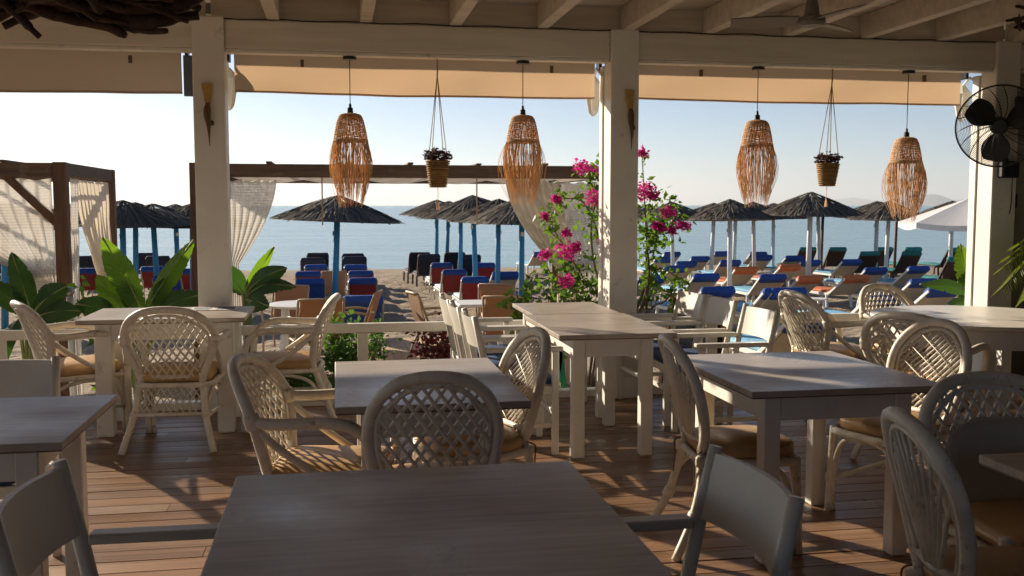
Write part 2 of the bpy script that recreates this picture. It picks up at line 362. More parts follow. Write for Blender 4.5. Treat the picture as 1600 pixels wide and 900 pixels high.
# ------------------------------------------------------------------ setting: sand, sea, hills, deck, pavilion
rnd = random.Random(7)
def fbm(x, y): return noise.noise((x, y, 3.1))+.5*noise.noise((x*2.1, y*2.1, 7.7))+.25*noise.noise((x*4.3, y*4.3, 1.9))
rows = []
ys = [7.7+.09*i for i in range(int((42-7.7)/.09))]
for Y in ys:
    x0, x1 = -.62*Y-4, 1.0*Y+4; n = 300; row = []
    for j in range(n+1):
        x = x0+(x1-x0)*j/n; z = sandz(Y)
        a = .05 if Y < 34 else .05*max(.1, (39-Y)/5)
        f = fbm(x*2.4, Y*2.4); z += a*1.0*f-a*1.5*max(0, noise.noise((x*2.9, Y*2.9, 9)))-a*.8*max(0, noise.noise((x*5.1, Y*5.1, 4)))
        row.append((x, Y, z))
    rows.append(row)
o = MB().grid(rows).build('beach_sand', M['sand'], smooth=True); struct(o)
g = MB(); g.add([(-80,-60,-1.25),(120,-60,-1.25),(120,60,-1.25),(-80,60,-1.25)], [(0,1,2,3)])
struct(g.build('ground', M['sand']))
g = MB()                                             # beach beyond the detailed sheet, to the sides
for sx in (-1, 1):
    rw = []
    for i in range(0, 44):
        Y = 7.7+i*.8; e = (-.62*Y-3.9) if sx < 0 else (1.0*Y+3.9); f = -80 if sx < 0 else 110
        q = [(e+(f-e)*t, Y, sandz(Y)-.03) for t in (0, .3, 1)]
        rw.append(q if sx > 0 else q[::-1])
    g.grid(rw)
struct(g.build('beach_sides', M['sand'], smooth=True))
g = MB(); g.add([(-40000,30,SEA),(40000,30,SEA),(40000,45000,SEA),(-40000,45000,SEA)], [(0,1,2,3)])
struct(g.build('sea', M['sea']))
# hills across the bay, right
def ridge(name, Yd, prof):
    top = []; 
    for x, y in prof: top.append(aty(x, y, Yd))
    mb = MB(); rw = []
    for k, (dy, hf) in enumerate(((-900,0), (-400,.55), (0,1), (500,.6), (1200,0))):
        rw.append([(p.x+dy*.2, p.y+dy, SEA-2+(p.z-SEA+2)*hf*(1 if hf in (0,1) else 1+.15*noise.noise((p.x*.004, k, 2)))) for p in top])
    return mb.grid(rw).build(name, M['hill'], smooth=True)
def dense(pr, n=8):
    return [(p.x, p.y) for p in cr([(a, b, 0) for a, b in pr], n)]
struct(ridge('hills', 16000, dense([(1395,322),(1415,317),(1432,309),(1447,304.5),(1460,303.5),(1474,307),(1490,313),(1520,317),(1570,312),(1640,306),(1740,314),(1900,322)])))
struct(ridge('far_hills', 26000, dense([(1040,322),(1090,320),(1150,318.5),(1210,319),(1260,316),(1310,311),(1335,309),(1365,313),(1420,315),(1500,312),(1600,310),(1700,318),(1800,322)])))

# deck
deck = MB().box(-9, 7.2, -4.5, 7.80, -.5, -.045).build('deck', M['under']); struct(deck)
pm = MB().board(.1355, -.034, 0, .003); plank0 = None
y = -1.5; k = 0
while y < 7.7:
    x = -8.5-rnd.random()*2; 
    while x < 7:
        L_ = rnd.choice((3.2, 3.8, 4.4, 5.2)); a, b = max(x, -8.5), min(x+L_, 7.1)
        if b-a > .3:
            if plank0 is None: q = plank0 = pm.build('plank', M['deck'], deck)
            else: q = plank0.copy(); COL.objects.link(q)
            q.location = (a, y, rnd.uniform(-.0012, .0012)); q.scale = (b-a-.002, 1, 1)
        x += L_
    y += .14
fa = MB().box(-9, 7.2, 7.81, 7.84, -.55, -.01).build('fascia_board', M['paint'], deck)

# pavilion: posts, beams, rafters, ceiling boards
pav = empty('pavilion', (0, 7.6, 0)); tag(pav, 'white painted timber beach pavilion with posts, beams and boarded ceiling', 'pavilion')
def part(mb, name, m, parent=pav, **k):
    if parent is not None and parent.type == 'EMPTY':
        Mi = Matrix.Translation(-parent.location); mb.xf(Mi)
    return mb.build(name, m, parent, **k)
YF = 7.54
POSTX = [-7.2, -4.04, -.89, 2.22, 5.52]
for x in POSTX:
    part(MB().box(x-.112, x+.112, YF, YF+.21, -.02, 2.875), 'post', M['paint'], bevel=.008)
    part(MB().box(x-.125, x+.06, YF+.212, YF+.30, -.02, 2.62), 'post_cladding', M['wshade'], bevel=.004)
for a, b in zip(POSTX[:-1]+[5.52], POSTX[1:]+[7.1]):
    part(MB().box(a+.114, b-.114, YF+.035, YF+.17, 2.655, 2.862), 'beam', M['beam'], bevel=.005)
    part(MB().box(a+.115, b-.115, YF+.05, YF+.15, 2.628, 2.653), 'trim', M['paint'], bevel=.003)
    part(MB().box(a+.02, b-.02, YF+.06, YF+.10, 2.864, 3.045), 'header_board', M['ceil'], bevel=.003)
rafx = [-.43+.668*i for i in range(-12, 11)]
for x in rafx:
    part(MB().box(x-.045, x+.045, -4.3, YF+.058, 2.868, 3.05), 'rafter', M['beam2'] if 'beam2' in M else M['ceil'], bevel=.004)
cb = MB().box(0, 1, 0, .146, 0, .016); c0 = None; y = -4.3
while y < 8.0:
    for x0, x1 in ((-8.8, -2.4), (-2.4, 2.28), (2.28, 7.1)):
        if c0 is None: q = c0 = cb.build('ceiling_board', M['ceil'], pav)
        else: q = c0.copy(); COL.objects.link(q)
        q.location = (x0, y-7.6, 3.052+rnd.uniform(0, .003)); q.scale = (x1-x0-.003, 1, 1)
    y += .15
part(MB().box(-9, 7.2, -4.6, 8.56, 3.075, 3.14), 'roof_deck', M['under'])
part(MB().box(-9, 7.2, 8.56, 8.60, 2.90, 3.16), 'eave_board', M['paint'], bevel=.004)
blocker = MB().box(-9, -1.95, 8.62, 9.60, 3.08, 3.10).build('shade_panel', M['greyblue']); tag(blocker, 'unseen flat panel added outside the beam to shade the left blind', 'shade_panel')  # added out of view, only to keep sun off the left blind
# enclosing walls outside the picture
struct(MB().box(-9.2, 7.4, -4.75, -4.6, -.5, 2.2).build('wall_back', M['wallw']))
struct(MB().box(7.2, 7.35, -4.6, 8.3, -.5, 3.1).build('wall_right', M['wallp']))
# olive partition beside the third post
w = MB().box(5.66, 7.19, 7.62, 7.74, -.01, 2.62).build('partition_wall', M['wallp']); tag(w, 'olive plastered infill wall beside the post with the black fan', 'wall')
# thin cable stapled along the beam top
pts = []
for i in range(60):
    x = -2.6+i*.14; pts.append((x, YF+.03, 2.866+.006*math.sin(i*1.7)+.004*noise.noise((i*.4, 0, 0))))
tag(MB().tube(pts, .005, 5).build('cable', M['cord'], smooth=True), 'thin dark cable stapled along the top edge of the beam', 'cable')

# railing with balusters, two runs
def railing(x0, x1, posts, label):
    r = empty('railing', (x0, 7.66, 0)); tag(r, label, 'railing', 'low white railings along the deck edge')
    part(MB().box(x0, x1, 7.615, 7.685, .552, .622), 'top_rail', M['paint'], r, bevel=.006)
    part(MB().box(x0, x1, 7.60, 7.70, 0.0, .062), 'bottom_rail', M['paint'], r, bevel=.006)
    for p in posts: part(MB().box(p-.04, p+.04, 7.62, 7.68, .063, .551), 'baluster', M['paint'], r, bevel=.004)
railing(-3.92, -1.01, [-3.2, -2.4, -1.6], 'low white railing behind the armchair left of the first post')
railing(-.77, 2.10, [aty(567, 540, 7.65).x, 1.05, 1.66], 'low white railing between the first and second white posts')
railing(2.34, 5.40, [3.0, 3.75, 4.5], 'low white railing between the second post and the fan post')
pl = MB().box(2.06, 2.40, 7.50, 7.535, 0, .34).build('plinth_board', M['paint'], bevel=.004); tag(pl, 'short white board across the foot of the second post', 'board')

# ------------------------------------------------------------------ tables
TZ = .765
def table(name, x0, x1, y0, y1, label, group=None, leg=.075, ins=.10, topm='top', z=TZ, legx=None):
    t = empty(name, ((x0+x1)/2, (y0+y1)/2, 0)); tag(t, label, 'table', group)
    tp = part(MB().box(x0, x1, y0, y1, z-.026, z), 'tabletop', M[topm], t, bevel=.0025)
    part(MB().box(x0+.003, x1-.003, y0+.003, y1-.003, z-.031, z-.0262), 'edge_band', M['edge'] if topm == 'top' else M['paint'], tp_parent(t, tp))
    lx = (x0+ins, x1-ins-leg); ly = (y0+ins, y1-ins-leg)
    for a in lx:
        for b in ly: part(MB().box(a, a+leg, b, b+leg, 0, z-.031), 'leg', M['paint'], t, bevel=.005)
    h0, h1 = z-.15, z-.033
    for b in ly: part(MB().box(lx[0]+leg+.001, lx[1]-.001, b+.010, b+leg-.030, h0, h1), 'apron', M['paint'], t, bevel=.003)
    for a in lx: part(MB().box(a+.010, a+leg-.030, ly[0]+leg+.001, ly[1]-.001, h0, h1), 'apron', M['paint'], t, bevel=.003)
    return t
def tp_parent(t, tp): return t
table('dining_table', -.285, .672, 1.55, 2.83, 'large greige topped table filling the bottom of the picture')
table('dining_table', -.015, .735, 3.74, 4.86, 'white legged table behind the lattice chair with its back to us')
table('dining_table', -1.72, -.875, 3.335, 4.16, 'greige topped table cut by the left edge with a navy seated chair behind')
table('dining_table', 1.655, 2.53, 3.765, 4.78, 'greige topped table between the fan backed chair and the oval backed chair')
table('dining_table', 1.27, 1.99, 5.62, 6.74, 'nearer of the two tables pushed end to end by the middle post', 'tables pushed end to end', ins=.11)
table('dining_table', 1.335, 1.97, 6.75, 7.56, 'farther of the two tables pushed end to end by the middle post', 'tables pushed end to end', ins=.07)
table('dining_table', -1.655, -.60, 6.72, 7.50, 'table against the first post with a menu card on it', leg=.105, ins=.09, z=.785)
table('dining_table', 1.915, 2.95, 1.75, 2.685, 'table whose brown corner shows at the right edge below a back cushion')
# round white table
t = empty('round_table', (4.36, 6.18, 0)); tag(t, 'round white painted table in front of the fan post', 'table')
MB().lathe([(.66,.728),(.70,.736),(.705,.75),(.70,.763),(.66,.7655),(.3,.766),(.02,.766)], 56).build('tabletop', M['topw'], t, smooth=False)
ap = MB().lathe([(.56,.60),(.58,.60),(.58,.727),(.56,.727)], 56, caps=False).build('apron', M['paint'], t)
for a in (35, 125, 215, 305):
    c, s = math.cos(R(a)), math.sin(R(a)); MB().box(.53*c-.04, .53*c+.04, .53*s-.04, .53*s+.04, 0, .73).build('leg', M['paint'], t, bevel=.005)
# menu card on the table by the first post
mc = empty('menu_card', (-.86, 7.30, .786)); tag(mc, 'printed menu card lying flat on the table by the first post', 'menu')
MB().box(-.165, .165, -.105, .105, 0, .004).build('card', M['paper'], mc); 
for (a, b, c, d) in ((-.14,-.02,-.02,.08),(.02,.14,-.06,.09),(-.13,-.03,-.08,-.05)):
    MB().box(a, b, c, d, .0042, .0048).build('print_block', M['greyblue'], mc)

# ------------------------------------------------------------------ rattan chairs
def hoopw(prof):
    def w(v):
        for (w0, v0), (w1, v1) in zip(prof, prof[1:]):
            if v0 <= v <= v1: return w0+(w1-w0)*(v-v0)/(v1-v0)
        return 0
    return w
def back_surface(z0, y0, lean, wrap, half):
    def B(u, v): return Vector((u, y0-lean*(v/.5)**1.15+wrap*(u/half)**2, z0+v))
    return B
def ring(mb, p, d, r, h=.022, n=8):
    p, d = Vector(p), Vector(d).normalized()
    mb.tube([p-d*h, p-d*h*.5, p, p+d*h*.5, p+d*h], [r*.96, r*1.06, r, r*1.06, r*.96], n)
def lattice(root, B, w, H, pitch, slope, r, inset, name='lattice_strip', v0=.02):
    for sg in (-1, 1):
        c = -1.2
        while c < 1.5:
            seg = []
            for i in range(121):
                v = v0+(H-v0)*i/120; u = sg*(v-c)/slope
                if abs(u) < w(v)-inset: seg.append(B(u, v)+Vector((0, .004*sg, 0)))
            if len(seg) > 5:
                pts = seg[::max(1, len(seg)//5)]
                if pts[-1] != seg[-1]: pts.append(seg[-1])
                MB().tube(pts, r, 5, cap=False).build(name, M['rattan'], root, smooth=True)
            c += pitch
def arm_chair(name, half=.29, cushion_back=False, lat=True):
    root = empty(name); k = half/.29
    prof = [(.185*k,0),(.215*k,.1),(.255*k,.2),(.28*k,.28),(.275*k,.34),(.24*k,.42),(.17*k,.48),(.09*k,.505),(0,.512)]
    prof = [(a, b*.92) for a, b in prof]
    w = hoopw(prof); B = back_surface(.415, -.215, .16, .07, half)
    pts = [B(a, b) for a, b in prof[:-1]]+[B(0, .471)]+[B(-a, b) for a, b in prof[-2::-1]]
    bf = MB().tube(cr(pts, 5), .0235, 9).build('back_frame', M['rattan'], root, smooth=True)
    pin = [B(a-.036, b-.0 if b < .37 else b-.03) for a, b in prof[1:-1]]+[B(0, .437)]+[B(-a+.036, b if b < .37 else b-.03) for a, b in prof[-2:0:-1]]
    MB().tube(cr(pin, 5), .0105, 6).build('inner_hoop', M['rattan'], bf, smooth=True)
    lattice(root, B, w, .437, .072, 1.5, .0062, .035)
    MB().tube([B(-.2*k, .035), B(0, .035), B(.2*k, .035)], .013, 6).build('back_rail', M['rattan'], root, smooth=True)
    # lower lattice between the rear legs
    B2 = lambda u, v: Vector((u, -.225-.05*(.17-v)/.17, .235+v)); w2 = lambda v: .215-.2*(v-.0)*.18
    lattice(root, B2, w2, .165, .055, 1.4, .0045, .02, v0=.0)
    MB().tube([(-.215, -.285, .225), (.215, -.285, .225)], .013, 6).build('rear_stretcher', M['rattan'], root, smooth=True)
    for s in (-1, 1):
        lg = MB().tube(cr([B(s*.185*k, .03), (s*.195, -.225, .36), (s*.215, -.275, .22), (s*.275, -.37, 0)], 4), .021, 8).build('leg', M['rattan'], root, smooth=True)
        for pq, dq in (((s*.215, -.275, .22), (s*.3, -.5, -1)), (B(s*.19*k, .035), (0, 0, 1))):
            q = MB(); ring(q, pq, dq, .026); q.build('binding', M['rattan'], lg, smooth=True)
        A = [B(s*.277*k, .27), (s*(.29*k+.01), -.12, .682), (s*(.29*k+.015), .06, .69), (s*(.29*k+.01), .17, .665), (s*(.28*k), .235, .585), (s*.265*k, .25, .46)]
        if cushion_back: A = [(s*.265*k, .25, .49), (s*.265*k, .25, .475), (s*.265*k, .25, .462)]
        ar = MB().tube(cr(A, 5), .0235, 9).build('leg' if cushion_back else 'arm', M['rattan'], root, smooth=True)
        q = MB(); ring(q, B(s*.277*k, .27), (0, -.3, 1), .032, .03); q.build('binding', M['rattan'], ar, smooth=True)
        MB().tube(cr([(s*.265*k, .25, .46), (s*.26*k, .25, .3), (s*.255*k, .255, 0)], 4), .0235, 9).build('leg', M['rattan'], root, smooth=True)
        MB().tube(cr([(s*.225*k, .225, .43), (s*.222*k, .225, .2), (s*.215*k, .235, 0.0)], 3), .014, 6).build('leg_cane', M['rattan'], root, smooth=True)
        if not cushion_back: MB().tube(cr([B(s*.272*k, .245), (s*.275*k, -.06, .53), (s*.25*k, .13, .41)], 4), .016, 7).build('arm_brace', M['rattan'], root, smooth=True)
        MB().tube(cr([(s*.21, -.25, .2), (s*.225, -.17, .33), (s*.235, 0, .375), (s*.24, .16, .34), (s*.245, .235, .2)], 5), .013, 6).build('arch_brace', M['rattan'], root, smooth=True)
        MB().tube([(s*.215, -.265, .2), (s*.25, .245, .185)], .012, 6).build('side_stretcher', M['rattan'], root, smooth=True)
    MB().tube(cr([(-.24,.24,.2),(-.15,.24,.335),(0,.24,.37),(.15,.24,.335),(.24,.24,.2)], 5), .013, 6).build('front_arch', M['rattan'], root, smooth=True)
    sf = MB().tube(cr([(-.2,-.23,.40),(-.245,0,.40),(-.245,.22,.40),(-.2,.262,.40),(.2,.262,.40),(.245,.22,.40),(.245,0,.40),(.2,-.23,.40),(-.2,-.23,.4)], 4), .018, 7).build('seat_frame', M['rattan'], root, smooth=True)
    MB().box(-.22, .22, -.21, .24, .398, .408).build('seat_base', M['rattan'], sf)
    MB().cushion(-.235, .235, -.215, .255, .412, .476, .07, .018).build('seat_cushion', M['tan'], root, smooth=True)
    if cushion_back:
        rw = []
        for i in range(13):
            v = .02+.31*i/12; hw = .205*math.sqrt(max(0, 1-max(0, (v-.20)/.135)**2.6))+.002
            rw.append([B(hw*(j/8-1), v)+Vector((0, .05+.012*math.sin(PI*j/16), 0)) for j in range(17)])
        mb = MB().grid(rw); n0 = len(mb.v)
        mb.grid([[Vector(p)-Vector((0, .035, 0)) for p in r_][::-1] for r_ in rw])
        m = 17; N_ = 13
        for j in range(m-1): mb.f.append(((N_-1)*m+j, (N_-1)*m+j+1, n0+(N_-1)*m+m-2-j, n0+(N_-1)*m+m-1-j))
        for i in range(N_-1):
            mb.f.append((i*m, (i+1)*m, n0+(i+1)*m+m-1, n0+i*m+m-1)); mb.f.append((i*m+m-1, n0+i*m, n0+(i+1)*m, (i+1)*m+m-1))
        bc = mb.build('back_cushion', M['panel'], root, smooth=True)
        MB().tube([Vector(r_[0])-Vector((0,.015,0)) for r_ in rw]+[Vector(r_[-1])-Vector((0,.015,0)) for r_ in rw[::-1]], .012, 6).build('piping', M['panel'], bc, smooth=True)
    return root
def side_chair(name, style='fan'):
    root = empty(name); big = style == 'lattice'
    kx = 1.09 if big else 1.0
    prof = [(.12,0),(.165,.06),(.2,.15),(.213,.25),(.205,.33),(.175,.40),(.12,.455),(.06,.478),(0,.484)]
    prof = [(a*kx, b) for a, b in prof]
    w = hoopw(prof); B = back_surface(.445, -.205, .13, .035, .21)
    pts = [B(a, b) for a, b in prof]+[B(-a, b) for a, b in prof[-2::-1]]
    bf = MB().tube(cr(pts, 5), .0228, 9).build('back_frame', M['rattan'], root, smooth=True)
    pin = [B(a-.03, b if b < .38 else b-.028) for a, b in prof[1:-1]]+[B(0, .452)]+[B(-a+.03, b if b < .38 else b-.028) for a, b in prof[-2:0:-1]]
    MB().tube(cr(pin, 5), .011, 6).build('inner_hoop', M['rattan'], bf, smooth=True)
    if style == 'lattice': lattice(root, B, w, .45, .066, 1.45, .0072, .03)
    elif style == 'fan':
        for i in range(11):
            a = R(-42+84*i/10); st = B(.006*(i-5), .03); pts = []
            for q in range(40):
                v = .03+q*.0115; u = .007*(i-5)+math.tan(a)*(v-.03)*.62
                if abs(u) < w(v)-.026 and v < .455: pts.append(B(u, v))
            if len(pts) > 3: MB().tube([pts[0], pts[len(pts)//3], pts[2*len(pts)//3], pts[-1]], [.009, .0075, .0065, .0055], 6).build('spindle', M['rattan'], root, smooth=True)
    else:
        for sg, pitch, r in ((-1, .034, .0055), (1, .09, .0030)):
            c = -.9
            while c < 1:
                seg = []
                for q in range(80):
                    v = .02+.43*q/79; u = sg*(v-c)/(1.05 if sg < 0 else .7)
                    if abs(u) < w(v)-.028: seg.append(B(u, v)+Vector((0, .006*sg, 0)))
                if len(seg) > 4: MB().tube([seg[0], seg[len(seg)//2], seg[-1]], r, 5).build('back_cane', M['rattan'], root, smooth=True)
                c += pitch
    MB().tube([B(-.165*kx, .05), B(0, .045), B(.165*kx, .05)], .014, 6).build('back_rail', M['rattan'], root, smooth=True)
    for s in (-1, 1):
        lg = MB().tube(cr([B(s*.125*kx, .005), (s*.155, -.205, .38), (s*.185, -.215, .30), (s*.205, -.26, .15), (s*.235, -.335, 0)], 4), .020, 8).build('leg', M['rattan'], root, smooth=True)
        for pq, dq in (((s*.2, -.25, .175), (s*.15, -.5, -1)), ((s*.15, -.205, .41), (0, 0, 1))):
            q = MB(); ring(q, pq, dq, .0265); q.build('binding', M['rattan'], lg, smooth=True)
        lf = MB().tube(cr([(s*.195, .21, .43), (s*.2, .215, .25), (s*.205, .225, 0)], 4), .0185, 8).build('leg', M['rattan'], root, smooth=True)
        q = MB(); ring(q, (s*.203, .215, .17), (0, 0, 1), .025); q.build('binding', M['rattan'], lf, smooth=True)
        MB().tube(cr([(s*.205, -.245, .18), (s*.19, -.18, .33), (s*.19, 0, .39), (s*.19, .14, .36), (s*.203, .19, .2), (s*.205, .2, 0)], 5), .0135, 7).build('arch_brace', M['rattan'], root, smooth=True)
        MB().tube([(s*.2, -.25, .19), (s*.2, .21, .16)], .0135, 6).build('side_stretcher', M['rattan'], root, smooth=True)
    MB().tube(cr([(-.195,.2,.0),(-.185,.215,.22),(-.13,.215,.36),(0,.215,.39),(.13,.215,.36),(.185,.215,.22),(.195,.2,.0)], 5), .0125, 6).build('front_arch', M['rattan'], root, smooth=True)
    sf = MB().tube(cr([(-.15,-.2,.41),(-.205,-.06,.41),(-.21,.14,.41),(-.15,.23,.41),(.15,.23,.41),(.21,.14,.41),(.205,-.06,.41),(.15,-.2,.41),(-.15,-.2,.41)], 4), .019, 7).build('seat_frame', M['rattan'], root, smooth=True)
    MB().box(-.17, .17, -.19, .2, .405, .42).build('seat_base', M['rattan'], sf)
    MB().cushion(-.215, .215, -.2, .235, .424, .485, .13, .02).build('seat_cushion', M['tan'], root, smooth=True)
    for s in (-1, 1):
        MB().tube(cr([(s*.15,-.2,.45),(s*.165,-.235,.43),(s*.16,-.235,.36),(s*.17,-.24,.28)], 4), .0035, 4).build('cushion_tie', M['brownhorn'], root, smooth=True)
    return root
P_arm = Proto(arm_chair('rattan_armchair')); P_arm2 = Proto(arm_chair('rattan_armchair', .285))
G1 = 'cream rattan armchairs with lattice backs'; G2 = 'cream rattan side chairs'
def armc(x, y, deg, label, p=P_arm, sc=None): return p.put((x, y, 0), R(deg), label, 'chair', G1, sc)
armc(-1.73, 7.04, -62, 'cream rattan armchair at the far left facing the table by the first post')
armc(-1.02, 6.66, -3, 'cream rattan armchair with its back to us before the table by the first post', P_arm2)
armc(-.36, 7.06, 88, 'cream rattan armchair turned away right of the first post, seen side on')
armc(-.05, 4.13, -101, 'cream rattan armchair with a sunlit tan seat left of the middle table')
armc(3.60, 6.78, -84, 'cream rattan armchair seen side on before the railing, facing the round table')
armc(4.30, 6.86, -162, 'cream rattan armchair behind the round white table, facing us')
armc(3.50, 5.45, -52, 'cream rattan armchair tucked in front of the round white table')
armc(4.98, 5.62, 55, 'cream rattan armchair cut by the right edge beside the round table')
P_lat = Proto(side_chair('rattan_side_chair', 'lattice')); P_fan = Proto(side_chair('rattan_side_chair', 'fan')); P_cane = Proto(side_chair('rattan_side_chair', 'cane'))
P_lat.put((.34, 3.73, 0), R(-2), 'cream lattice backed chair with its back to us at the middle table', 'chair', G2)
P_cane.put((.61, 4.47, 0), R(104), 'cream rattan chair with oval slatted back right of the middle table', 'chair', G2)
P_fan.put((1.765, 4.19, 0), R(-94), 'cream fan backed rattan chair with a tan cushion facing right', 'chair', G2)
P_cane.put((2.69, 4.42, 0), R(111), 'cream oval backed rattan chair facing left at the table on the right', 'chair', G2)
P_fan.put((1.88, 2.50, 0), R(-96), 'shaded fan backed rattan chair in the lower right corner', 'chair', G2, (.86,1,1))
cb_ = arm_chair('rattan_cushioned_chair', .30, True); cb_.location = (2.325, 2.93, 0); cb_.rotation_euler = (0,0,R(176))
tag(cb_, 'shaded rattan chair with a grey back cushion in the lower right', 'chair')

# ------------------------------------------------------------------ painted wooden armchairs with navy seats
def wood_chair(name):
    root = empty(name); W = .245
    for s in (-1, 1):
        MB().tube([(s*W, -.17, 0), (s*W, -.19, .45), (s*W, -.235, .68), (s*W, -.275, .86)], [.02, .021, .021, .019], 10).build('back_post', M['chair'], root, smooth=True)
        MB().box(s*W-.02, s*W+.02, .20, .24, 0, .638).build('leg', M['chair'], root, bevel=.004)
        MB().box(s*W-.028, s*W+.028, -.205, .265, .640, .668).build('armrest', M['chair'], root, bevel=.005)
        MB().box(s*W-.012, s*W+.012, -.165, .199, .375, .425).build('seat_rail', M['chair'], root, bevel=.003)
        MB().box(s*W-.011, s*W+.011, -.155, .199, .17, .20).build('stretcher', M['chair'], root, bevel=.003)
    rw = []
    for z in (.665, .70, .78, .835, .845):
        t = (z-.68)/.18; y = -.235-.04*t
        rw.append([(W*u, y-.045*(1-u*u)+.012, z) for u in [i/8-1 for i in range(17)]])
    mb = MB(); f = [r_ for r_ in rw]; b = [[(p[0], p[1]-.016, p[2]) for p in r_] for r_ in rw]
    loop = f+b[::-1]+[f[0]]; mb.grid([r_[::-1] for r_ in loop]); mb.build('backrest', M['chair'], root, smooth=False)
    MB().box(-W+.013, W-.013, .203, .237, .375, .425).build('front_rail', M['chair'], root, bevel=.003)
    MB().box(-W+.013, W-.013, -.2, -.17, .375, .425).build('rear_rail', M['chair'], root, bevel=.003)
    MB().box(-W+.013, W-.013, .208, .232, .24, .27).build('front_stretcher', M['chair'], root, bevel=.003)
    MB().cushion(-W+.03, W-.03, -.165, .235, .427, .468, .03, .012).build('seat_cushion', M['blue'], root, smooth=True)
    return root
P_w = Proto(wood_chair('wooden_armchair')); G3 = 'cream painted wooden armchairs with navy seats'
for x, y, dg, lb in [(-.445, 2.45, -91, 'wooden armchair in the lower left corner facing the big near table'),
        (.745, 2.31, 90, 'wooden armchair turned towards the near table from its right side'),
        (-1.46, 4.33, 181, 'wooden armchair behind the table at the left edge, backrest towards the sea'),
        (1.08, 6.10, -90, 'wooden armchair nearest to us on the left of the two joined tables'),
        (1.06, 6.66, -91, 'middle one of the wooden armchairs on the left of the joined tables'),
        (1.05, 7.20, -90, 'farthest wooden armchair on the left of the joined tables'),
        (2.44, 6.06, 90, 'wooden armchair nearest to us on the right of the joined tables'),
        (2.45, 6.75, 90, 'middle wooden armchair on the right of the joined tables'),
        (2.42, 7.26, 92, 'farthest wooden armchair beside the foot of the second post')]:
    P_w.put((x, y, 0), R(dg), lb, 'chair', G3)

# ------------------------------------------------------------------ blinds, lamps, pots, fans, ornaments
def blind(x0, x1, zb, label, grey=False):
    r = empty('roller_blind', (x0, 7.84, 2.63)); tag(r, label, 'blind', 'beige roller blinds above the openings')
    rw = []
    for i in range(11):
        t = i/10; z = 2.68-(2.68-zb)*t
        rw.append([(x0+(x1-x0)*j/60, 7.86+.016*math.sin(j*.21+t*2)*t+.012*noise.noise((j*.13, t*2, x0))*t, z+.012*t*math.sin(PI*j/60)*-1+.006*t*noise.noise((j*.1, 5, x0))) for j in range(61)])
    f = part(MB().grid(rw), 'fabric', M['blind'], r, smooth=True)
    part(MB().tube([(x0-.03, 7.885, 2.69), (x1+.03, 7.885, 2.69)], .026, 10), 'roller', M['beam'], r, smooth=True)
    part(MB().tube([(p[0], p[1], p[2]) for p in rw[-1]], .008, 6), 'bottom_bar', M['blind'], r, smooth=True)
    for x in (x0-.04, x1+.04): part(MB().box(x-.012, x+.012, 7.83, 7.93, 2.60, 2.72), 'bracket', M['black'], r, bevel=.004)
    for x in (x0+(x1-x0)*.18, x0+(x1-x0)*.87):
        part(MB().box(x-.012, x+.012, 7.80, 7.83, 2.565, 2.62), 'hook', M['brownhorn'], r, bevel=.003)
blind(-3.85, -1.12, 2.36, 'shaded beige roller blind in the opening left of the first post')
blind(-.74, 2.06, 2.38, 'sunlit beige roller blind between the first and second posts')
blind(2.42, 5.30, 2.385, 'sunlit beige roller blind between the second post and the fan')
blind(-7.0, -4.2, 2.36, 'beige roller blind in the far left opening')
g = MB().box(-1.10, -1.015, 7.80, 7.83, 2.33, 2.63).build('canvas_strip', M['greyblue'], bevel=.003); tag(g, 'blue grey canvas strip hanging beside the first post under the beam', 'canvas strip')

def lamp_mesh(root, seed, L):
    rr = random.Random(seed)
    MB().lathe([(.001,-.0),(.05,-.002),(.052,-.012),(.05,-.024),(.001,-.026)][::-1], 20).build('ceiling_rose', M['black'], root)
    cl = L
    MB().tube([(0,0,-.02),(0,0,-cl)], .0035, 5).build('cord', M['black'], root)
    MB().lathe([(.003,.05),(.009,.045),(.011,.02),(.021,.015),(.023,-.03),(.003,-.032)][::-1], 14, (0,0,-cl)).build('lamp_holder', M['black'], root, smooth=False)
    z0 = -cl-.025
    prof = cr([(.03,0,0),(.074,-.012,0),(.094,-.045,0),(.107,-.095,0),(.118,-.15,0),(.126,-.20,0)], 6)
    mb = MB()
    for p in prof[::1]:
        n = 26; mb.tube([(p.x*math.cos(2*PI*k/n)*(1+.012*rr.uniform(-1,1)), p.x*math.sin(2*PI*k/n)*(1+.012*rr.uniform(-1,1)), z0+p.y+.0025*rr.uniform(-1,1)) for k in range(n)], .0028, 4, closed=True)
    for k in range(56):
        a0 = 2*PI*k/56; tw = rr.uniform(-.08, .08)+(.35 if k % 2 else -.35)
        mb.tube([((p.x+.002*(1 if i % 2 else -1))*math.cos(a0+tw*i/len(prof)), (p.x+.002*(1 if i % 2 else -1))*math.sin(a0+tw*i/len(prof)), z0+p.y) for i, p in enumerate(prof)], .0027, 4)
    mb.build('woven_shade', M['wick'], root, smooth=True, kind='stuff')
    mb = MB()
    for zz in (.20, .208): mb.tube([(.128*math.cos(2*PI*k/30), .128*math.sin(2*PI*k/30), z0-zz) for k in range(30)], .0045, 5, closed=True)
    mb.build('shade_band', M['wick'], root, smooth=True)
    mb = MB()
    for k in range(230):
        a = rr.uniform(0, 2*PI); ln = rr.uniform(.36, .50)*(1 if rr.random() < .85 else .75); rr0 = .126+rr.uniform(-.004, .004)
        b1 = rr.gauss(.018, .022); da = rr.gauss(0, .16)
        pts = []
        for i in range(6):
            t = i/5; r_ = rr0+b1*math.sin(PI*t)-.042*t**1.8+rr.uniform(-.006, .006)*t
            pts.append((r_*math.cos(a+da*t), r_*math.sin(a+da*t), z0-.205-ln*t))
        mb.tube(pts, [.0021, .0021, .002, .0019, .0017, .001], 3, cap=False)
    mb.build('fringe', M['wick'], root, smooth=True, kind='stuff')
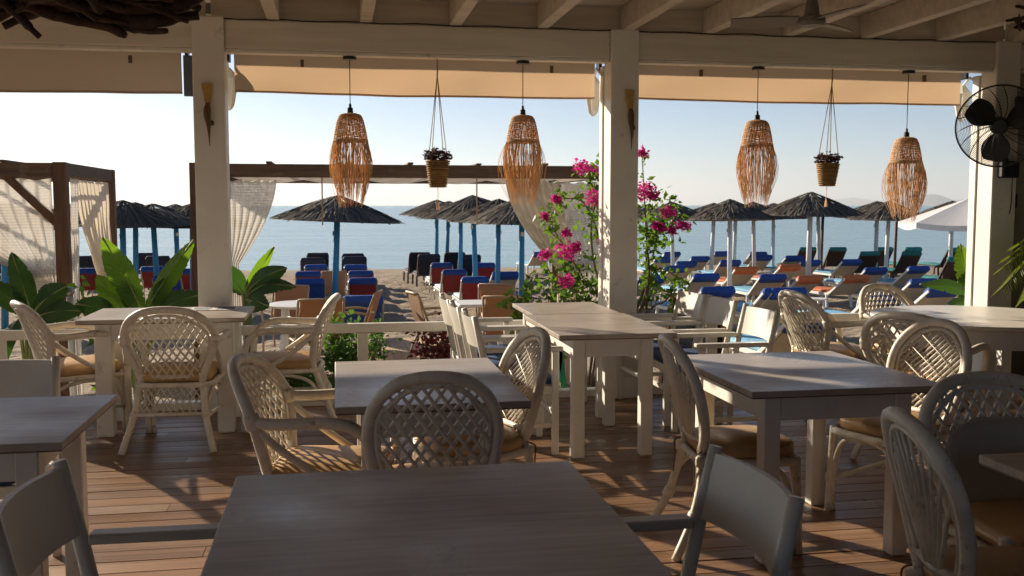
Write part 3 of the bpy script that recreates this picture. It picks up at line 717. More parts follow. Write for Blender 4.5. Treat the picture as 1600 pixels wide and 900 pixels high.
for i, (x, y0, yt, lab) in enumerate([(546, 84, 172, 'left of the hanging pot by the first post'), (817, 90, 175, 'between the hanging pot and the second post'),
        (1185, 100, 183, 'first to the right of the second post'), (1420, 107, 210, 'nearest to the black wall fan')]):
    p = aty(x, y0, YF+.10); q = aty(x, yt, YF+.10)
    e = empty('pendant_lamp', (p.x, YF+.10, 2.626)); tag(e, 'woven straw pendant lamp with long fringe, '+lab, 'lamp', 'straw pendant lamps')
    lamp_mesh(e, 11+i, 2.626-q.z)
def hanging_pot(x, ytop, yp0, yp1, seed, lab, tilt):
    rr = random.Random(seed); top = aty(x, ytop, YF+.1); a = aty(x, yp0, YF+.1); b = aty(x, yp1, YF+.1)
    e = empty('hanging_planter', (top.x, YF+.1, 2.626)); tag(e, lab, 'planter', 'hanging coir planters')
    za, zb = a.z-2.626, b.z-2.626; h = za-zb
    prof = [(.010, zb), (.058, zb), (.064, zb+.01), (.074, zb+h*.4), (.084, za-.03), (.088, za-.005), (.080, za), (.070, za-.02), (.01, za-.02)]
    mb = MB(); n = 28; mb.lathe([(r_*.96, z) for r_, z in prof], n)
    for i in range(12):
        z = zb+.008+(h-.02)*i/11; r_ = .060+(.086-.060)*i/11
        mb.tube([((r_+.003*(1 if (k+i) % 2 else -.6))*math.cos(2*PI*k/n), (r_+.003*(1 if (k+i) % 2 else -.6))*math.sin(2*PI*k/n), z) for k in range(n)], .0075, 5, closed=True)
    mb.build('basket', M['pot'], e, smooth=True)
    mb = MB()
    for k in range(130):
        u = rr.uniform(0, 2*PI); r_ = .10*math.sqrt(rr.random()); c = Vector((r_*math.cos(u), r_*math.sin(u), za+rr.uniform(-.015, .075)*(1.2-r_/.10*.6)+.01))
        for j in range(6):
            d = Vector((rr.gauss(0,1), rr.gauss(0,1), rr.uniform(.1,1))).normalized(); s_ = d.orthogonal().normalized()*.008; t_ = c+d*.026
            mb.add([c, c+d*.012+s_, t_, c+d*.012-s_], [(0,1,2,3)])
    mb.build('foliage', M['succ'], e, kind='stuff')
    for k in range(4):
        u = 2*PI*k/4+.5; MB().tube([(0,0,-.02),(.0,0,-.12),(.086*math.cos(u), .086*math.sin(u), za-.005)], .0032, 4).build('cord', M['jute'], e)
    MB().tube([(0,0,.0),(.004,0,-.06),(0,0,-.13)], .006, 5).build('cord_knot', M['jute'], e)
    mb = MB(); mb.tube([(0,0,zb),(0,0,zb-.10)], .0025, 4)
    for k in range(14):
        u = rr.uniform(0, 6.28); mb.tube([(0,0,zb-.09),(.007*math.cos(u), .007*math.sin(u), zb-.12),(.013*math.cos(u), .013*math.sin(u), zb-.17)], .0022, 3)
    mb.build('tassel', M['wick'], e)
    e.rotation_euler = (0, R(tilt), .4)
hanging_pot(683, 92, 250, 293, 3, 'coir planter of burgundy succulents hanging between two lamps left of the second post', 0)
hanging_pot(1301, 107, 255, 291, 4, 'coir planter of burgundy succulents hanging between two lamps near the fan', 2.0)

# wall fan on the third post
fc = aty(1562, 197, 7.20); e = empty('wall_fan', (5.52, 7.54, fc.z-.3)); tag(e, 'black caged wall fan mounted on the post at the right', 'fan')
Rf = 62/FPX*8.05; d = (Vector((0,0,CAMZ))-fc); d.z = -.1*d.length; ax = Vector((-.55,-.82,-.10)).normalized()
q = ax.to_track_quat('Z', 'Y').to_matrix().to_4x4(); F = Matrix.Translation(fc-e.location) @ q
def fpart(mb, name, m, **k): return mb.xf(F).build(name, m, e, **k)
mb = MB()
for side, dz in ((1, .07), (-1, -.07)):
    for i in range(24):
        t = i/23; r_ = .06+(Rf-.06)*t; z = side*(.072*math.sqrt(max(0, 1-t**3.2)))+.0
        mb.tube([(r_*math.cos(2*PI*k/40), r_*math.sin(2*PI*k/40), z) for k in range(40)], .0016, 3, closed=True)
    for k in range(18):
        a = 2*PI*k/18; pts = []
        for i in range(7):
            t = i/6; r_ = .05+(Rf-.05)*t; pts.append((r_*math.cos(a+.5*t), r_*math.sin(a+.5*t), side*.074*math.sqrt(max(0, 1-t**3.2))))
        mb.tube(pts, .0022, 4)
fpart(mb, 'guard', M['black'], kind='stuff')
fpart(MB().tube([(Rf*math.cos(2*PI*k/48), Rf*math.sin(2*PI*k/48), 0) for k in range(48)], .008, 6, closed=True), 'guard_rim', M['black'], smooth=True)
fpart(MB().lathe([(.001,.08),(.05,.078),(.055,.07),(.05,.06),(.03,.05),(.03,-.04),(.06,-.06),(.075,-.10),(.07,-.17),(.04,-.19),(.001,-.19)][::-1], 20), 'motor', M['black'], smooth=False)
for k in range(3):
    rw = []
    for i in range(9):
        t = i/8; r_ = .035+(Rf-.075)*t; wd = R(16+32*math.sin(PI*min(1, t*.8+.15)))
        rw.append([(r_*math.cos(2*PI*k/3+.4+wd*(s-.5)*1.5), r_*math.sin(2*PI*k/3+.4+wd*(s-.5)*1.5), .03*(s-.5)*2) for s in (0, .25, .5, .75, 1)])
    fpart(MB().grid(rw), 'blade', M['black'], smooth=True)
part(MB().tube([fc-ax*.17, fc-ax*.17-Vector((0,0,.13)), Vector((5.52,7.50,fc.z-.30))], .018, 8), 'arm', M['black'], e, smooth=True)
part(MB().box(5.44, 5.60, 7.46, 7.538, fc.z-.40, fc.z-.26), 'bracket', M['black'], e, bevel=.012)
part(MB().tube(cr([(5.56,7.5,fc.z-.38),(5.575,7.52,fc.z-.6),(5.57,7.53,1.45)], 5), .004, 5), 'power_cord', M['black'], e)
for k, (a, b, lab) in enumerate([((5.63, 7.615), 1.56, 'small black power adapter hanging below the wall fan'), ((5.60, 7.53), 2.36, 'small black box on the post above the wall fan')]):
    s = MB().box(a[0]-.03, a[0]+.04, a[1]-.05, a[1]-.001, b-.06, b+.06).build('power_adapter', M['black'], bevel=.008); tag(s, lab, 'adapter')
# green pole outside
gx = aty(1523, 300, 8.15).x; s = MB().tube([(gx, 8.15, -.5), (gx, 8.15, 2.30)], .028, 10).build('green_pole', M['dgreen'], smooth=True); tag(s, 'dark green metal pole outside beside the fan post', 'pole')

# ceiling fan
hub = aty(1268, 36, 6.1); e = empty('ceiling_fan', (hub.x, 6.1, 3.0)); tag(e, 'grey three bladed ceiling fan under the rafters', 'fan')
hz = hub.z-3.0
MB().lathe([(.001,.052),(.055,.05),(.05,-.0),(.02,-.02),(.02,hz+.16),(.035,hz+.14),(.05,hz+.05),(.085,hz+.035),(.09,hz),(.075,hz-.02),(.001,hz-.025)][::-1], 24).build('motor_housing', M['fan'], e, smooth=False)
for k, a in enumerate((38, 158, 278)):
    rw = []
    for i in range(8):
        t = i/7; r_ = .08+.43*t; wd = .038+.05*math.sin(PI*min(1, .2+t*.6)); c, s_ = math.cos(R(a)), math.sin(R(a))
        rw.append([(r_*c-s_*wd*u, r_*s_+c*wd*u, hz+.02+.018*u) for u in (-1, -.5, 0, .5, 1)])
    bl = MB().grid(rw); n = len(bl.v); bl.grid([[(p[0], p[1], p[2]-.006) for p in r_][::-1] for r_ in rw]); bl.build('blade', M['fan'], e, smooth=True)

# driftwood chandeliers
def driftwood(c, n, rx, ry, rz, seed, lab, rmax=.045):
    rr = random.Random(seed); e = empty('driftwood_chandelier', c); tag(e, lab, 'chandelier', 'driftwood chandeliers')
    for k in range(n):
        a = rr.gauss(0, .35)+(PI if rr.random() < .5 else 0); ln = rr.uniform(.35, .95)*rx
        p = Vector((rr.uniform(-1,1)*rx*.75, rr.uniform(-1,1)*ry, rr.uniform(-1,1)*rz)); d = Vector((math.cos(a), math.sin(a)*.8, rr.uniform(-.16,.12))).normalized()
        pts = [p]; r0 = rr.uniform(.35, 1)*rmax
        for i in range(6):
            d = (d+Vector((rr.gauss(0,.12), rr.gauss(0,.2), rr.gauss(0,.13)))).normalized(); pts.append(pts[-1]+d*ln/6)
        rs = [r0*(1-.55*i/6)*rr.uniform(.8,1.15) for i in range(7)]
        br = MB().tube(cr(pts, 3), [rs[min(6, i//3)] for i in range(19)], 7).build('branch', M['drift'], e, smooth=True)
        if rr.random() < .5:
            b0 = pts[3]; d2 = (d+Vector((rr.gauss(0,.5), rr.gauss(0,.5), rr.gauss(0,.4)))).normalized()
            MB().tube(cr([b0, b0+d2*ln*.15, b0+d2*ln*.28+Vector((0,0,rr.uniform(-.03,.03)))], 3), [r0*.4]*4+[r0*.3]*3, 6).build('twig', M['drift'], br, smooth=True)
    for x in (-.5, .5): MB().tube([(x*rx, 0, 0), (x*rx, 0, 3.04-c[2])], .003, 4).build('wire', M['black'], e)
p = aty(28, -36, 4.6)
driftwood((p.x, 4.6, p.z), 170, .60, .30, .085, 5, 'large tangle of dark driftwood hanging from the ceiling at top left')
p = aty(1625, 30, 6.4)
driftwood((p.x, 6.4, p.z), 14, .22, .2, .05, 8, 'small dark driftwood bundle at the top right corner', .025)
# horn ornaments on posts
for x, yt, yb, lab, k in [(324, 130, 228, 'ochre horn and driftwood ornament hung on the first post', 0), (986, 140, 234, 'ochre horn and driftwood ornament hung on the second post', .05)]:
    a = aty(x, yt, YF-.03); b = aty(x, yb, YF-.03); e = empty('wall_ornament', (a.x, YF-.002, a.z)); tag(e, lab, 'ornament', 'horn ornaments on the posts')
    h = a.z-b.z
    MB().add([(-.045,-.03,0),(.03,-.03,0),(.03,-.002,0),(-.045,-.002,0),(-.014,-.03,-h*.38),(.016,-.03,-h*.38),(.016,-.002,-h*.38),(-.014,-.002,-h*.38)],
        [(3,2,1,0),(4,5,6,7),(0,1,5,4),(1,2,6,5),(2,3,7,6),(3,0,4,7)]).build('horn_plate', M['horn'], e, bevel=.003)
    MB().tube(cr([(.0,-.032,-h*.32),(-.004,-.05,-h*.5),(.004,-.05,-h*.68),(.006,-.03,-h*1.0)], 5), [.012,.02,.024,.026,.026,.025,.024,.022,.02,.018,.015,.012,.009,.006,.004,.002], 8).build('driftwood_tip', M['brownhorn'], e, smooth=True)
    MB().lathe([(.002,-.02),(.016,-.015),(.018,0),(.014,.016),(.002,.02)], 10, (.022,-.022,-h*.63)).build('knob', M['brownhorn'], e, smooth=True)
# wall lanterns on the outer side of the posts
for x, lab in ((-.80, 'white framed lantern outside the first post under the blind'), (2.09, 'white framed lantern outside the second post under the blind'), (5.42, 'white framed lantern outside the fan post')):
    e = empty('wall_lantern', (x, 8.02, 2.45)); tag(e, lab, 'lantern', 'white lanterns on the outside of the posts')
    n = 6; MB().lathe([(.035,-.16),(.075,.04)], n, caps=False).build('glass', M['glassl'], e)
    for k in range(n):
        a = 2*PI*k/n; MB().tube([(.036*math.cos(a), .036*math.sin(a), -.16), (.076*math.cos(a), .076*math.sin(a), .04)], .006, 4).build('frame_bar', M['wshade'], e)
    MB().lathe([(.085,.04),(.07,.06),(.03,.11),(.008,.13)], n).build('cap', M['wshade'], e)
    MB().lathe([(.01,-.2),(.03,-.18),(.04,-.16)], n).build('finial', M['wshade'], e)
    MB().tube([(0,-.02,.12),(.0,-.1,.17),(0,-.27,.1)], .012, 6).build('bracket', M['wshade'], e)

# ------------------------------------------------------------------ pergolas and curtains
def pergola(name, x0, x1, y0, y1, zt, label, braces=True, pw=.125):
    e = empty(name, (x0, y0, sandz(y0))); tag(e, label, 'pergola', 'brown timber beach pergolas')
    zb = sandz(y0)-.05
    for x in (x0, x1):
        for y in (y0, y1): part(MB().box(x-pw/2, x+pw/2, y-pw/2, y+pw/2, zb, zt-.002), 'post', M['timber'], e, bevel=.006)
    for y in (y0, y1):
        part(MB().box(x0+pw/2+.002, x1-pw/2-.002, y-.05, y+.05, zt-.15, zt-.01), 'beam', M['timberx'], e, bevel=.006)
    for x in (x0, x1):
        part(MB().box(x-.05, x+.05, y0+pw/2+.002, y1-pw/2-.002, zt-.14, zt-.005), 'side_beam', M['timberx'], e, bevel=.006)
    n = 6
    for i in range(1, n):
        x = x0+(x1-x0)*i/n; part(MB().box(x-.03, x+.03, y0-.05, y1+.05, zt-.006, zt+.012+.006*(i % 2)), 'cross_batten', M['timberx'], e, bevel=.004)
    if braces:
        for sx, x in ((1, x0), (-1, x1)):
            part(MB().bar((x+sx*.04, y0, zt-.62), (x+sx*.52, y0, zt-.13), .07, .09, (0,1,0)), 'brace', M['timber'], e, bevel=.005)
    return e
def curtain(top0, top1, tie0, tie1, bot, n, amp, m, label, fixed=0, bulge=.25):
    """hangs from top0-top1, is drawn together at tie0-tie1 and falls to the height bot"""
    top0, top1, tie0, tie1 = map(Vector, (top0, top1, tie0, tie1)); rw = []
    nrm = (top1-top0).cross(Vector((0,0,1))).normalized(); ks = 18; kb = 6; J = n*8
    for i in range(ks+kb+1):
        if i <= ks:
            t = i/ks; s = t**1.7 if bulge > 0 else t
            a = top0.lerp(tie0, t if fixed == 0 else s); b = top1.lerp(tie1, s if fixed == 0 else t)
            a.z = top0.z+(tie0.z-top0.z)*t; b.z = top1.z+(tie1.z-top1.z)*t; am = amp*(.75+.25*t)
        else:
            t = (i-ks)/kb; w = .35*math.sin(t*1.4); a = tie0-(tie1-tie0)*w*.6; b = tie1+(tie1-tie0)*w*.6
            a.z = tie0.z+(bot-tie0.z)*t; b.z = tie1.z+(bot-tie1.z)*t; am = amp
        row = []
        for j in range(J+1):
            u = j/J; ph = u*n*2*PI+.6*noise.noise((u*4, i*.12, n)); p = a.lerp(b, u)
            p = p+nrm*(am*math.sin(ph)+.5*am*noise.noise((u*9, i*.2, 3)))
            if i == 0: p.z -= .012*(1-math.cos(ph*.5))
            row.append(p)
        rw.append(row)
    o = MB().grid(rw).build('curtain', m, smooth=True); tag(o, label, 'curtain', 'tied back pergola curtains'); return o
ZP = 2.0
A0 = aty(94, 253, 10.6); x1 = A0.x; 
pergola('pergola', x1-3.2, x1, 10.6, 12.75, A0.z, 'brown timber pergola with tied curtains at the far left')
zt = A0.z-.16
curtain((x1-1.75, 10.6, zt), (x1-.09, 10.6, zt), (x1-.30, 10.58, aty(70,430,10.6).z), (x1-.07, 10.58, aty(85,445,10.6).z), -.55, 12, .035, M['curt'], 'white sheer curtain tied to the front post of the far left pergola', fixed=1)
curtain((x1+.06, 10.7, zt), (x1+.06, 11.0, zt), (x1+.06, 10.68, .6), (x1+.06, 10.86, .6), -.45, 3, .025, M['curt'], 'narrow white curtain strip hanging beside the front pergola post', fixed=0)
curtain((x1+.02, 11.05, zt), (x1+.02, 12.6, zt), (x1+.02, 12.25, .62), (x1+.02, 12.62, .58), -.5, 9, .04, M['curt2'], 'cream drape gathered to the back post of the far left pergola', fixed=1)
B0 = aty(306, 254, 10.9); B1 = aty(953, 262, 10.9)
pergola('pergola', B0.x, B1.x, 10.9, 13.7, B0.z, 'wide brown timber pergola over the path between the posts', braces=False)
zt = B0.z-.17
curtain((B0.x+.08, 10.9, zt), (aty(432,280,10.9).x, 10.9, zt), (aty(352,415,10.9).x, 10.88, .92), (aty(374,415,10.9).x, 10.88, .9), -.5, 8, .035, M['curt'], 'white sheer curtain tied back just right of the first post', fixed=0)
curtain((aty(790,290,10.9).x, 10.9, zt), (aty(872,290,10.9).x, 10.9, zt), (aty(872,435,10.9).x, 10.88, .80), (aty(902,435,10.9).x, 10.88, .78), -.5, 8, .035, M['curt2'], 'cream drape tied back beside the magenta flowers', fixed=1)
curtain((aty(862,290,11.3).x, 11.3, zt), (aty(952,290,11.3).x, 11.3, zt), (aty(905,440,11.3).x, 11.3, .72), (aty(953,440,11.3).x, 11.3, .70), -.5, 8, .03, M['curt'], 'white sheer curtain behind the magenta flowers left of the second post', fixed=1)
for x, yt, yb in ((503, 282, 352), (745, 282, 352)):
    a = aty(x, yt, 10.9); b = aty(x, yb, 10.9)
    tag(MB().tube([(a.x, 10.9, B0.z-.15), (a.x, 10.9, b.z)], .008, 5).build('hanging_rope', M['jute']), 'thin rope hanging from the pergola beam %s' % ('over the single umbrella' if x < 600 else 'before the blue umbrella poles'), 'rope')
# shade cloth under the centre pergola roof
rw = [[(B0.x+.2+(B1.x-B0.x-.4)*j/40, 11.0+2.5*i/8, B0.z-.10-.05*math.sin(PI*((j*5/40) % 1))-.01*i/8) for j in range(41)] for i in range(9)]
tag(MB().grid(rw).build('shade_cloth', M['curt'], smooth=True), 'white shade cloth slung under the wide pergola roof', 'shade cloth')

# ------------------------------------------------------------------ boardwalk
bx = atsand(588, 537).x
bw = MB().box(bx, bx+1.26, 8.2, 14.75, -.56, -.475).build('boardwalk', M['under']); struct(bw)
pm = MB().board(.112, 0, .03, .004, 1); p0 = None
for i in range(11):
    for y0, y1 in ((8.2, 11.0 + .3*(i % 3)), (11.004 + .3*(i % 3), 14.75)):
        if p0 is None: q = p0 = pm.build('plank', M['board'], bw)
        else: q = p0.copy(); COL.objects.link(q)
        q.location = (bx+.115*i, y0, -.474); q.scale = (1, y1-y0, 1)

# ------------------------------------------------------------------ beach umbrellas
def canopy_mesh(seed, Rr=1.16, H=.46, full=True):
    rr = random.Random(seed); prof = lambda r_: -H*(.82*(r_/Rr)+.18*(r_/Rr)**2.4)
    mb = MB(); mb.lathe([(Rr*t, prof(Rr*t)-.035) for t in (1, .8, .6, .4, .2, .02)], 28)
    for (r0, r1, n, lift) in ((.0, .5, 120, .05), (.25, .78, 260, .03), (.55, 1.04, 420, .008)):
        for k in range(n):
            a = rr.uniform(0, 2*PI); a1 = a+rr.gauss(0, .05); q0 = Rr*(r0+rr.uniform(0,.12)); q1 = Rr*(r1+rr.uniform(-.12, .035)); w_ = rr.uniform(.012, .026)
            pts = []
            for t in (0, .5, 1):
                r_ = q0+(q1-q0)*t; aa = a+(a1-a)*t; sg_ = noise.noise((2.2*math.cos(aa), 2.2*math.sin(aa), seed*3.3)); r_ *= 1+.05*sg_*(r_/Rr)**2; pts.append(Vector((r_*math.cos(aa), r_*math.sin(aa), prof(min(r_, Rr*1.05))+lift*(1-.5*t)+rr.uniform(-.014,.022)-.035*abs(sg_)*(r_/Rr)**2)))
            tn = Vector((-math.sin(a), math.cos(a), rr.uniform(-.5,.5))).normalized()*w_*.5
            vs = []
            for p in pts: vs += [p-tn, p+tn]
            mb.add(vs, [(0,1,3,2),(2,3,5,4)])
    return mb
canopies = [canopy_mesh(s) for s in (1, 2, 3)]; cm_cache = {}
def umbrella_proto(k, polem):
    e = empty('thatched_umbrella'); c = canopies[k]
    if k not in cm_cache: cm_cache[k] = c.build('canopy', M['thatch'], e); cn = cm_cache[k]
    else: cn = cm_cache[k].copy(); COL.objects.link(cn); cn.parent = e
    cn.location = (0,0,2.62)
    pole = MB().tube([(0,0,-.15),(0,0,1.3),(0,0,2.58)], [.065,.06,.055], 10).build('pole', M[polem], e, smooth=True)
    MB().box(-.035, .035, -.070, -.064, 1.82, 1.91).build('number_plate', M['plast'], pole)
    for q in range(6):
        a = 2*PI*q/6; MB().tube([(0,0,2.45),(1.02*math.cos(a),1.02*math.sin(a),2.16)], .014, 5).build('rib', M['dwood'], e)
    return Proto(e)
PB = [umbrella_proto(k, 'poleb') for k in range(3)]; PW = [umbrella_proto(k, 'polew') for k in range(3)]
GU = 'thatched beach umbrellas'
def umb(px, py_apex, Y, P, label, sc=1.0, i=[0]):
    Y *= 1.18; p = aty(px, 400, Y); z = sandz(Y); i[0] += 1; ap = aty(px, py_apex, Y).z; s = (ap-z)/2.66
    r = rnd.uniform(0, 6.28)
    o = P[i[0] % 3].put((p.x, Y, z), r, label, 'umbrella', GU); o.scale = (sc*1.06, sc*1.06, s)
    o.rotation_euler = (R(rnd.uniform(-2.2,2.2)), R(rnd.uniform(-2.2,2.2)), r)
umb(521, 306, 17.6, PB, 'single thatched umbrella on a blue pole left of the sandy aisle', 1.06)
for px, ap, Y, s, lb in [(682, 313, 30, 1.05, 'thatched umbrella farthest along the row of blue poles'), (697, 315, 27, 1.0, 'second farthest thatched umbrella in the row of blue poles'),
        (719, 314, 24.2, 1.0, 'third farthest thatched umbrella in the row of blue poles'), (744, 306, 21.6, 1.05, 'tallest thatched umbrella in the row of blue poles'), (777, 312, 19.4, .97, 'thatched umbrella second nearest in the row of blue poles'),
        (815, 309, 17.5, .97, 'thatched umbrella nearest in the row of blue poles, behind the cream drape')]: umb(px, ap, Y, PB, lb, s)
for px, ap, Y, lb in [(191, 314, 18.6, 'thatched umbrella on a blue pole just right of the far left pergola'), (210, 317, 20.5, 'second blue poled thatched umbrella right of the far left pergola'), (246, 319, 19.4, 'thatched umbrella on a blue pole above the banana leaf tips'),
        (277, 320, 21.8, 'small thatched umbrella on a blue pole above the bright banana leaf'), (300, 319, 19.8, 'thatched umbrella on a blue pole just left of the first post'), (3, 318, 17.4, 'thatched umbrella on a blue pole at the left edge'),
        (62, 320, 20.5, 'thatched umbrella seen through the far left pergola'), (118, 319, 21.5, 'thatched umbrella seen between the far left pergola curtains')]: umb(px, ap, Y, PB, lb)
for px, ap, Y, s, lb in [(1053, 316, 22.5, .86, 'thatched umbrella on a white pole right of the magenta flowers'), (1111, 318, 25.5, 1.0, 'thatched umbrella on a white pole, second right of the magenta flowers'), (1141, 312, 19.8, .88, 'thatched umbrella on a white pole left of the third lamp'),
        (1147, 318, 27.0, 1.0, 'far thatched umbrella on a thin white pole behind a nearer one'), (1180, 316, 23.2, .9, 'thatched umbrella on a white pole under the third lamp fringe'), (1208, 318, 26.2, .9, 'far thatched umbrella on a white pole just right of the third lamp'),
        (1263, 301, 19.7, 1.0, 'largest thatched umbrella on a white pole under the hanging planter'), (1281, 312, 26, 1.0, 'far thatched umbrella hidden behind the largest white poled one'), (1368, 315, 25, 1.05, 'far thatched umbrella on a white pole left of the fourth lamp'),
        (1384, 315, 20.6, .86, 'thatched umbrella on a white pole under the fourth lamp'), (1485, 315, 22.5, 1.0, 'thatched umbrella half hidden behind the white parasol'), (1010, 320, 28, .9, 'far thatched umbrella right beside the second post')]: umb(px, ap, Y, PW, lb, s)
for px, Y, lab in ((1283, 31, 'brown wooden pole behind the largest white poled umbrella'), (1398, 31, 'brown wooden pole right of the fourth lamp fringe')):
    p = aty(px, 400, Y); s = MB().tube([(p.x, Y, sandz(Y)-.1), (p.x+.03, Y, 1.35)], .05, 8).build('wooden_pole', M['timber'], smooth=True); tag(s, lab, 'pole')

# white market parasol at the right
pp = aty(1516, 309, 17.0); e = empty('white_parasol', (pp.x, 17.0, sandz(17.0))); tag(e, 'large white cloth parasol left of the fan post', 'parasol')
zr = pp.z-sandz(17.0); n = 6; rim = []
for k in range(n):
    a = 2*PI*k/n+.22; rim.append((1.3*math.cos(a), 1.3*math.sin(a), zr-.46))
mb = MB()
for k in range(n):
    a, b = Vector(rim[k]), Vector(rim[(k+1) % n]); top = Vector((0,0,zr)); rw = []
    for i in range(9):
        t = i/8; l, r_ = top.lerp(a, t), top.lerp(b, t); rw.append([l.lerp(r_, j/8)-Vector((0,0,.05*t*math.sin(PI*j/8))) for j in range(9)])
    rw.append([Vector(q)-Vector((0,0,.10)) for q in rw[-1]]); mb.grid(rw)
mb.build('canopy', M['parasol'], e, smooth=False)
MB().tube([(0,0,-.1),(0,0,zr+.05)], .03, 8).build('pole', M['timber'], e, smooth=True)
for q in rim: MB().tube([(0,0,zr-.55), (q[0]*.5,q[1]*.5,zr-.24)], .012, 5).build('strut', M['polew'], e)

# ------------------------------------------------------------------ sun loungers (local: head at -y, foot at +y)
def lounger(name, frame, backm, seatm, headm, ang, roll=.20, tube=False, L=1.25, bl=.72, w=.32, zs=.34):
    e = empty(name); ca, sa = math.cos(R(ang)), math.sin(R(ang)); hy = -.32
    r_ = .018 if tube else .028
    for s in (-1, 1):
        MB().bar((s*w, hy, zs), (s*w, hy+L, zs), .04, .06).build('side_rail', M[frame], e, bevel=.006)
        for y in (hy+.08, hy+L-.12):
            if tube: MB().tube([(s*w, y, zs), (s*w*1.02, y+.03, 0)], .016, 6).build('leg', M[frame], e, smooth=True)
            else: MB().bar((s*w, y, zs), (s*(w+.01), y+(.08 if y > 0 else -.04), 0), .055, .045, (0,1,0)).build('leg', M[frame], e, bevel=.006)
        MB().bar((s*(w-.02), hy-bl*.5*ca, zs+bl*.5*sa), (s*(w-.02), hy+.28*(-1 if ang > 50 else 1)*.6, zs-.03), .025, .025).build('back_strut', M[frame], e)
        MB().bar((s*w, hy, zs+.01), (s*w, hy-bl*ca, zs+bl*sa), .035, .05, (0,-sa,ca) ).build('back_rail', M[frame], e, bevel=.005)
    MB().bar((-w, hy+L, zs), (w, hy+L, zs), .04, .06).build('end_rail', M[frame], e, bevel=.006)
    T = Matrix.Translation((0, hy, zs)) @ Matrix.Rotation(-R(ang), 4, 'X') @ Matrix.Scale(-1, 4, (0,1,0))
    b = MB().box(-w+.02, w-.02, 0, bl, -.035, .0); b.xf(T); b.f = [f[::-1] for f in b.f]; b.build('back_panel', M[backm], e)
    c = MB().cushion(-w+.015, w-.015, .02, bl+.0, .004, .06, .04, .012, 4); c.xf(T); c.f = [f[::-1] for f in c.f]; c.build('back_cushion', M[seatm], e, smooth=True)
    if roll:
        h = MB().cushion(-w-.005, w+.005, bl-roll, bl+.05, -.05, .075, .05, .02, 4); h.xf(T); h.f = [f[::-1] for f in h.f]; h.build('head_cushion', M[headm], e, smooth=True)
    MB().cushion(-w+.01, w-.01, hy+.02, hy+L, zs+.03, zs+.085, .04, .015, 4).build('seat_cushion', M[seatm], e, smooth=True)
    return Proto(e)
PLb = lounger('sun_lounger', 'plast', 'beige', 'cushl', 'cushb', 36, .17)
PLo = lounger('sun_lounger', 'plast', 'beige', 'cusho', 'cusho', 34, .17)
PLr = lounger('sun_lounger', 'alu', 'cushr', 'cushw', 'cushb', 52, .07, True, bl=.62, w=.29, zs=.30)
PLn = lounger('sun_lounger', 'dwood', 'cushn', 'cushn', 'cushn', 58, .09, bl=.70)
PLt = lounger('sun_lounger', 'dwood', 'dwood', 'cusht', 'cusht', 56, .08, bl=.74)
PLs = lounger('sun_lounger', 'alu', 'cushb', 'cushw', 'cushb', 50, .08, True, bl=.62, w=.29, zs=.30)
GL = 'sun loungers on the beach'
def lng(P, px, py, rz, hh, label, sc=1.0):
    p = atsand(px, py, hh); d = Vector((-math.sin(rz), math.cos(rz)))     # foot direction
    o = Vector((p.x, p.y, 0))+Vector((d.x, d.y, 0))*(.75)
    P.put((o.x, o.y, sandz(o.y)+.01), rz+rnd.uniform(-.04,.04), label, 'sun lounger', GL, sc)
for c, (P, nm, cells) in enumerate([(PLn, 'dark navy', [(496,399,'left column of the aisle, farthest'), (489,407,'left column of the aisle, second farthest'), (552,400,'column beside the aisle, farthest'), (556,405,'column beside the aisle, second farthest'),
            (656,398,'right of the aisle, nearest the water'), (671,401,'right of the aisle, in front of the farthest'), (712,398,'between two blue poles near the water'), (734,402,'beside the fourth blue pole')]),
        (PLr, 'dark red', [(493,418,'left column, third from the water'), (482,429,'left column, fourth from the water'), (557,418,'column beside the aisle, third from the water'), (564,428,'column beside the aisle, fourth from the water'), (569,440,'column beside the aisle, second from the patio'),
            (692,415,'right of the aisle, behind the navy ones'), (711,426,'right of the aisle, in the middle'), (745,438,'right of the aisle, nearest the white patio table'), (758,415,'beside the fifth blue pole')]),
        (PLs, 'blue', [(485,441,'left column, nearest the patio'), (570,467,'column beside the aisle, nearest the patio')])]):
    for px, py, lb in cells: lng(P, px, py, R(2), {'dark navy': .93, 'dark red': .79, 'blue': .78}[nm], '%s sun lounger, %s' % (nm, lb))
lng(PLb, 787, 428, R(5), .78, 'beige backed blue lounger left of the sixth blue pole')
for P, nm, px, py, lb in [(PLn, 'dark navy', 12, 404, 'at the left edge under the pergola'), (PLn, 'dark navy', 128, 404, 'between the far left pergola posts'), (PLn, 'dark navy', 226, 399, 'above the banana leaf tips'), (PLn, 'dark navy', 246, 404, 'beside a blue pole left of the first post'),
        (PLr, 'dark red', 140, 424, 'between the far left pergola posts'), (PLr, 'dark red', 238, 421, 'behind the banana plant'), (PLr, 'dark red', 288, 425, 'just left of the first post'), (PLr, 'dark red', 60, 424, 'behind the far left curtain'),
        (PLs, 'blue', 262, 436, 'low behind the bright banana leaf'), (PLs, 'blue', 175, 440, 'behind the broad banana leaf'), (PLs, 'blue', 20, 428, 'at the left edge above the armchair')]:
    lng(P, px, py, R(2), {'dark navy': .93, 'dark red': .79, 'blue': .78}[nm], '%s sun lounger %s' % (nm, lb))
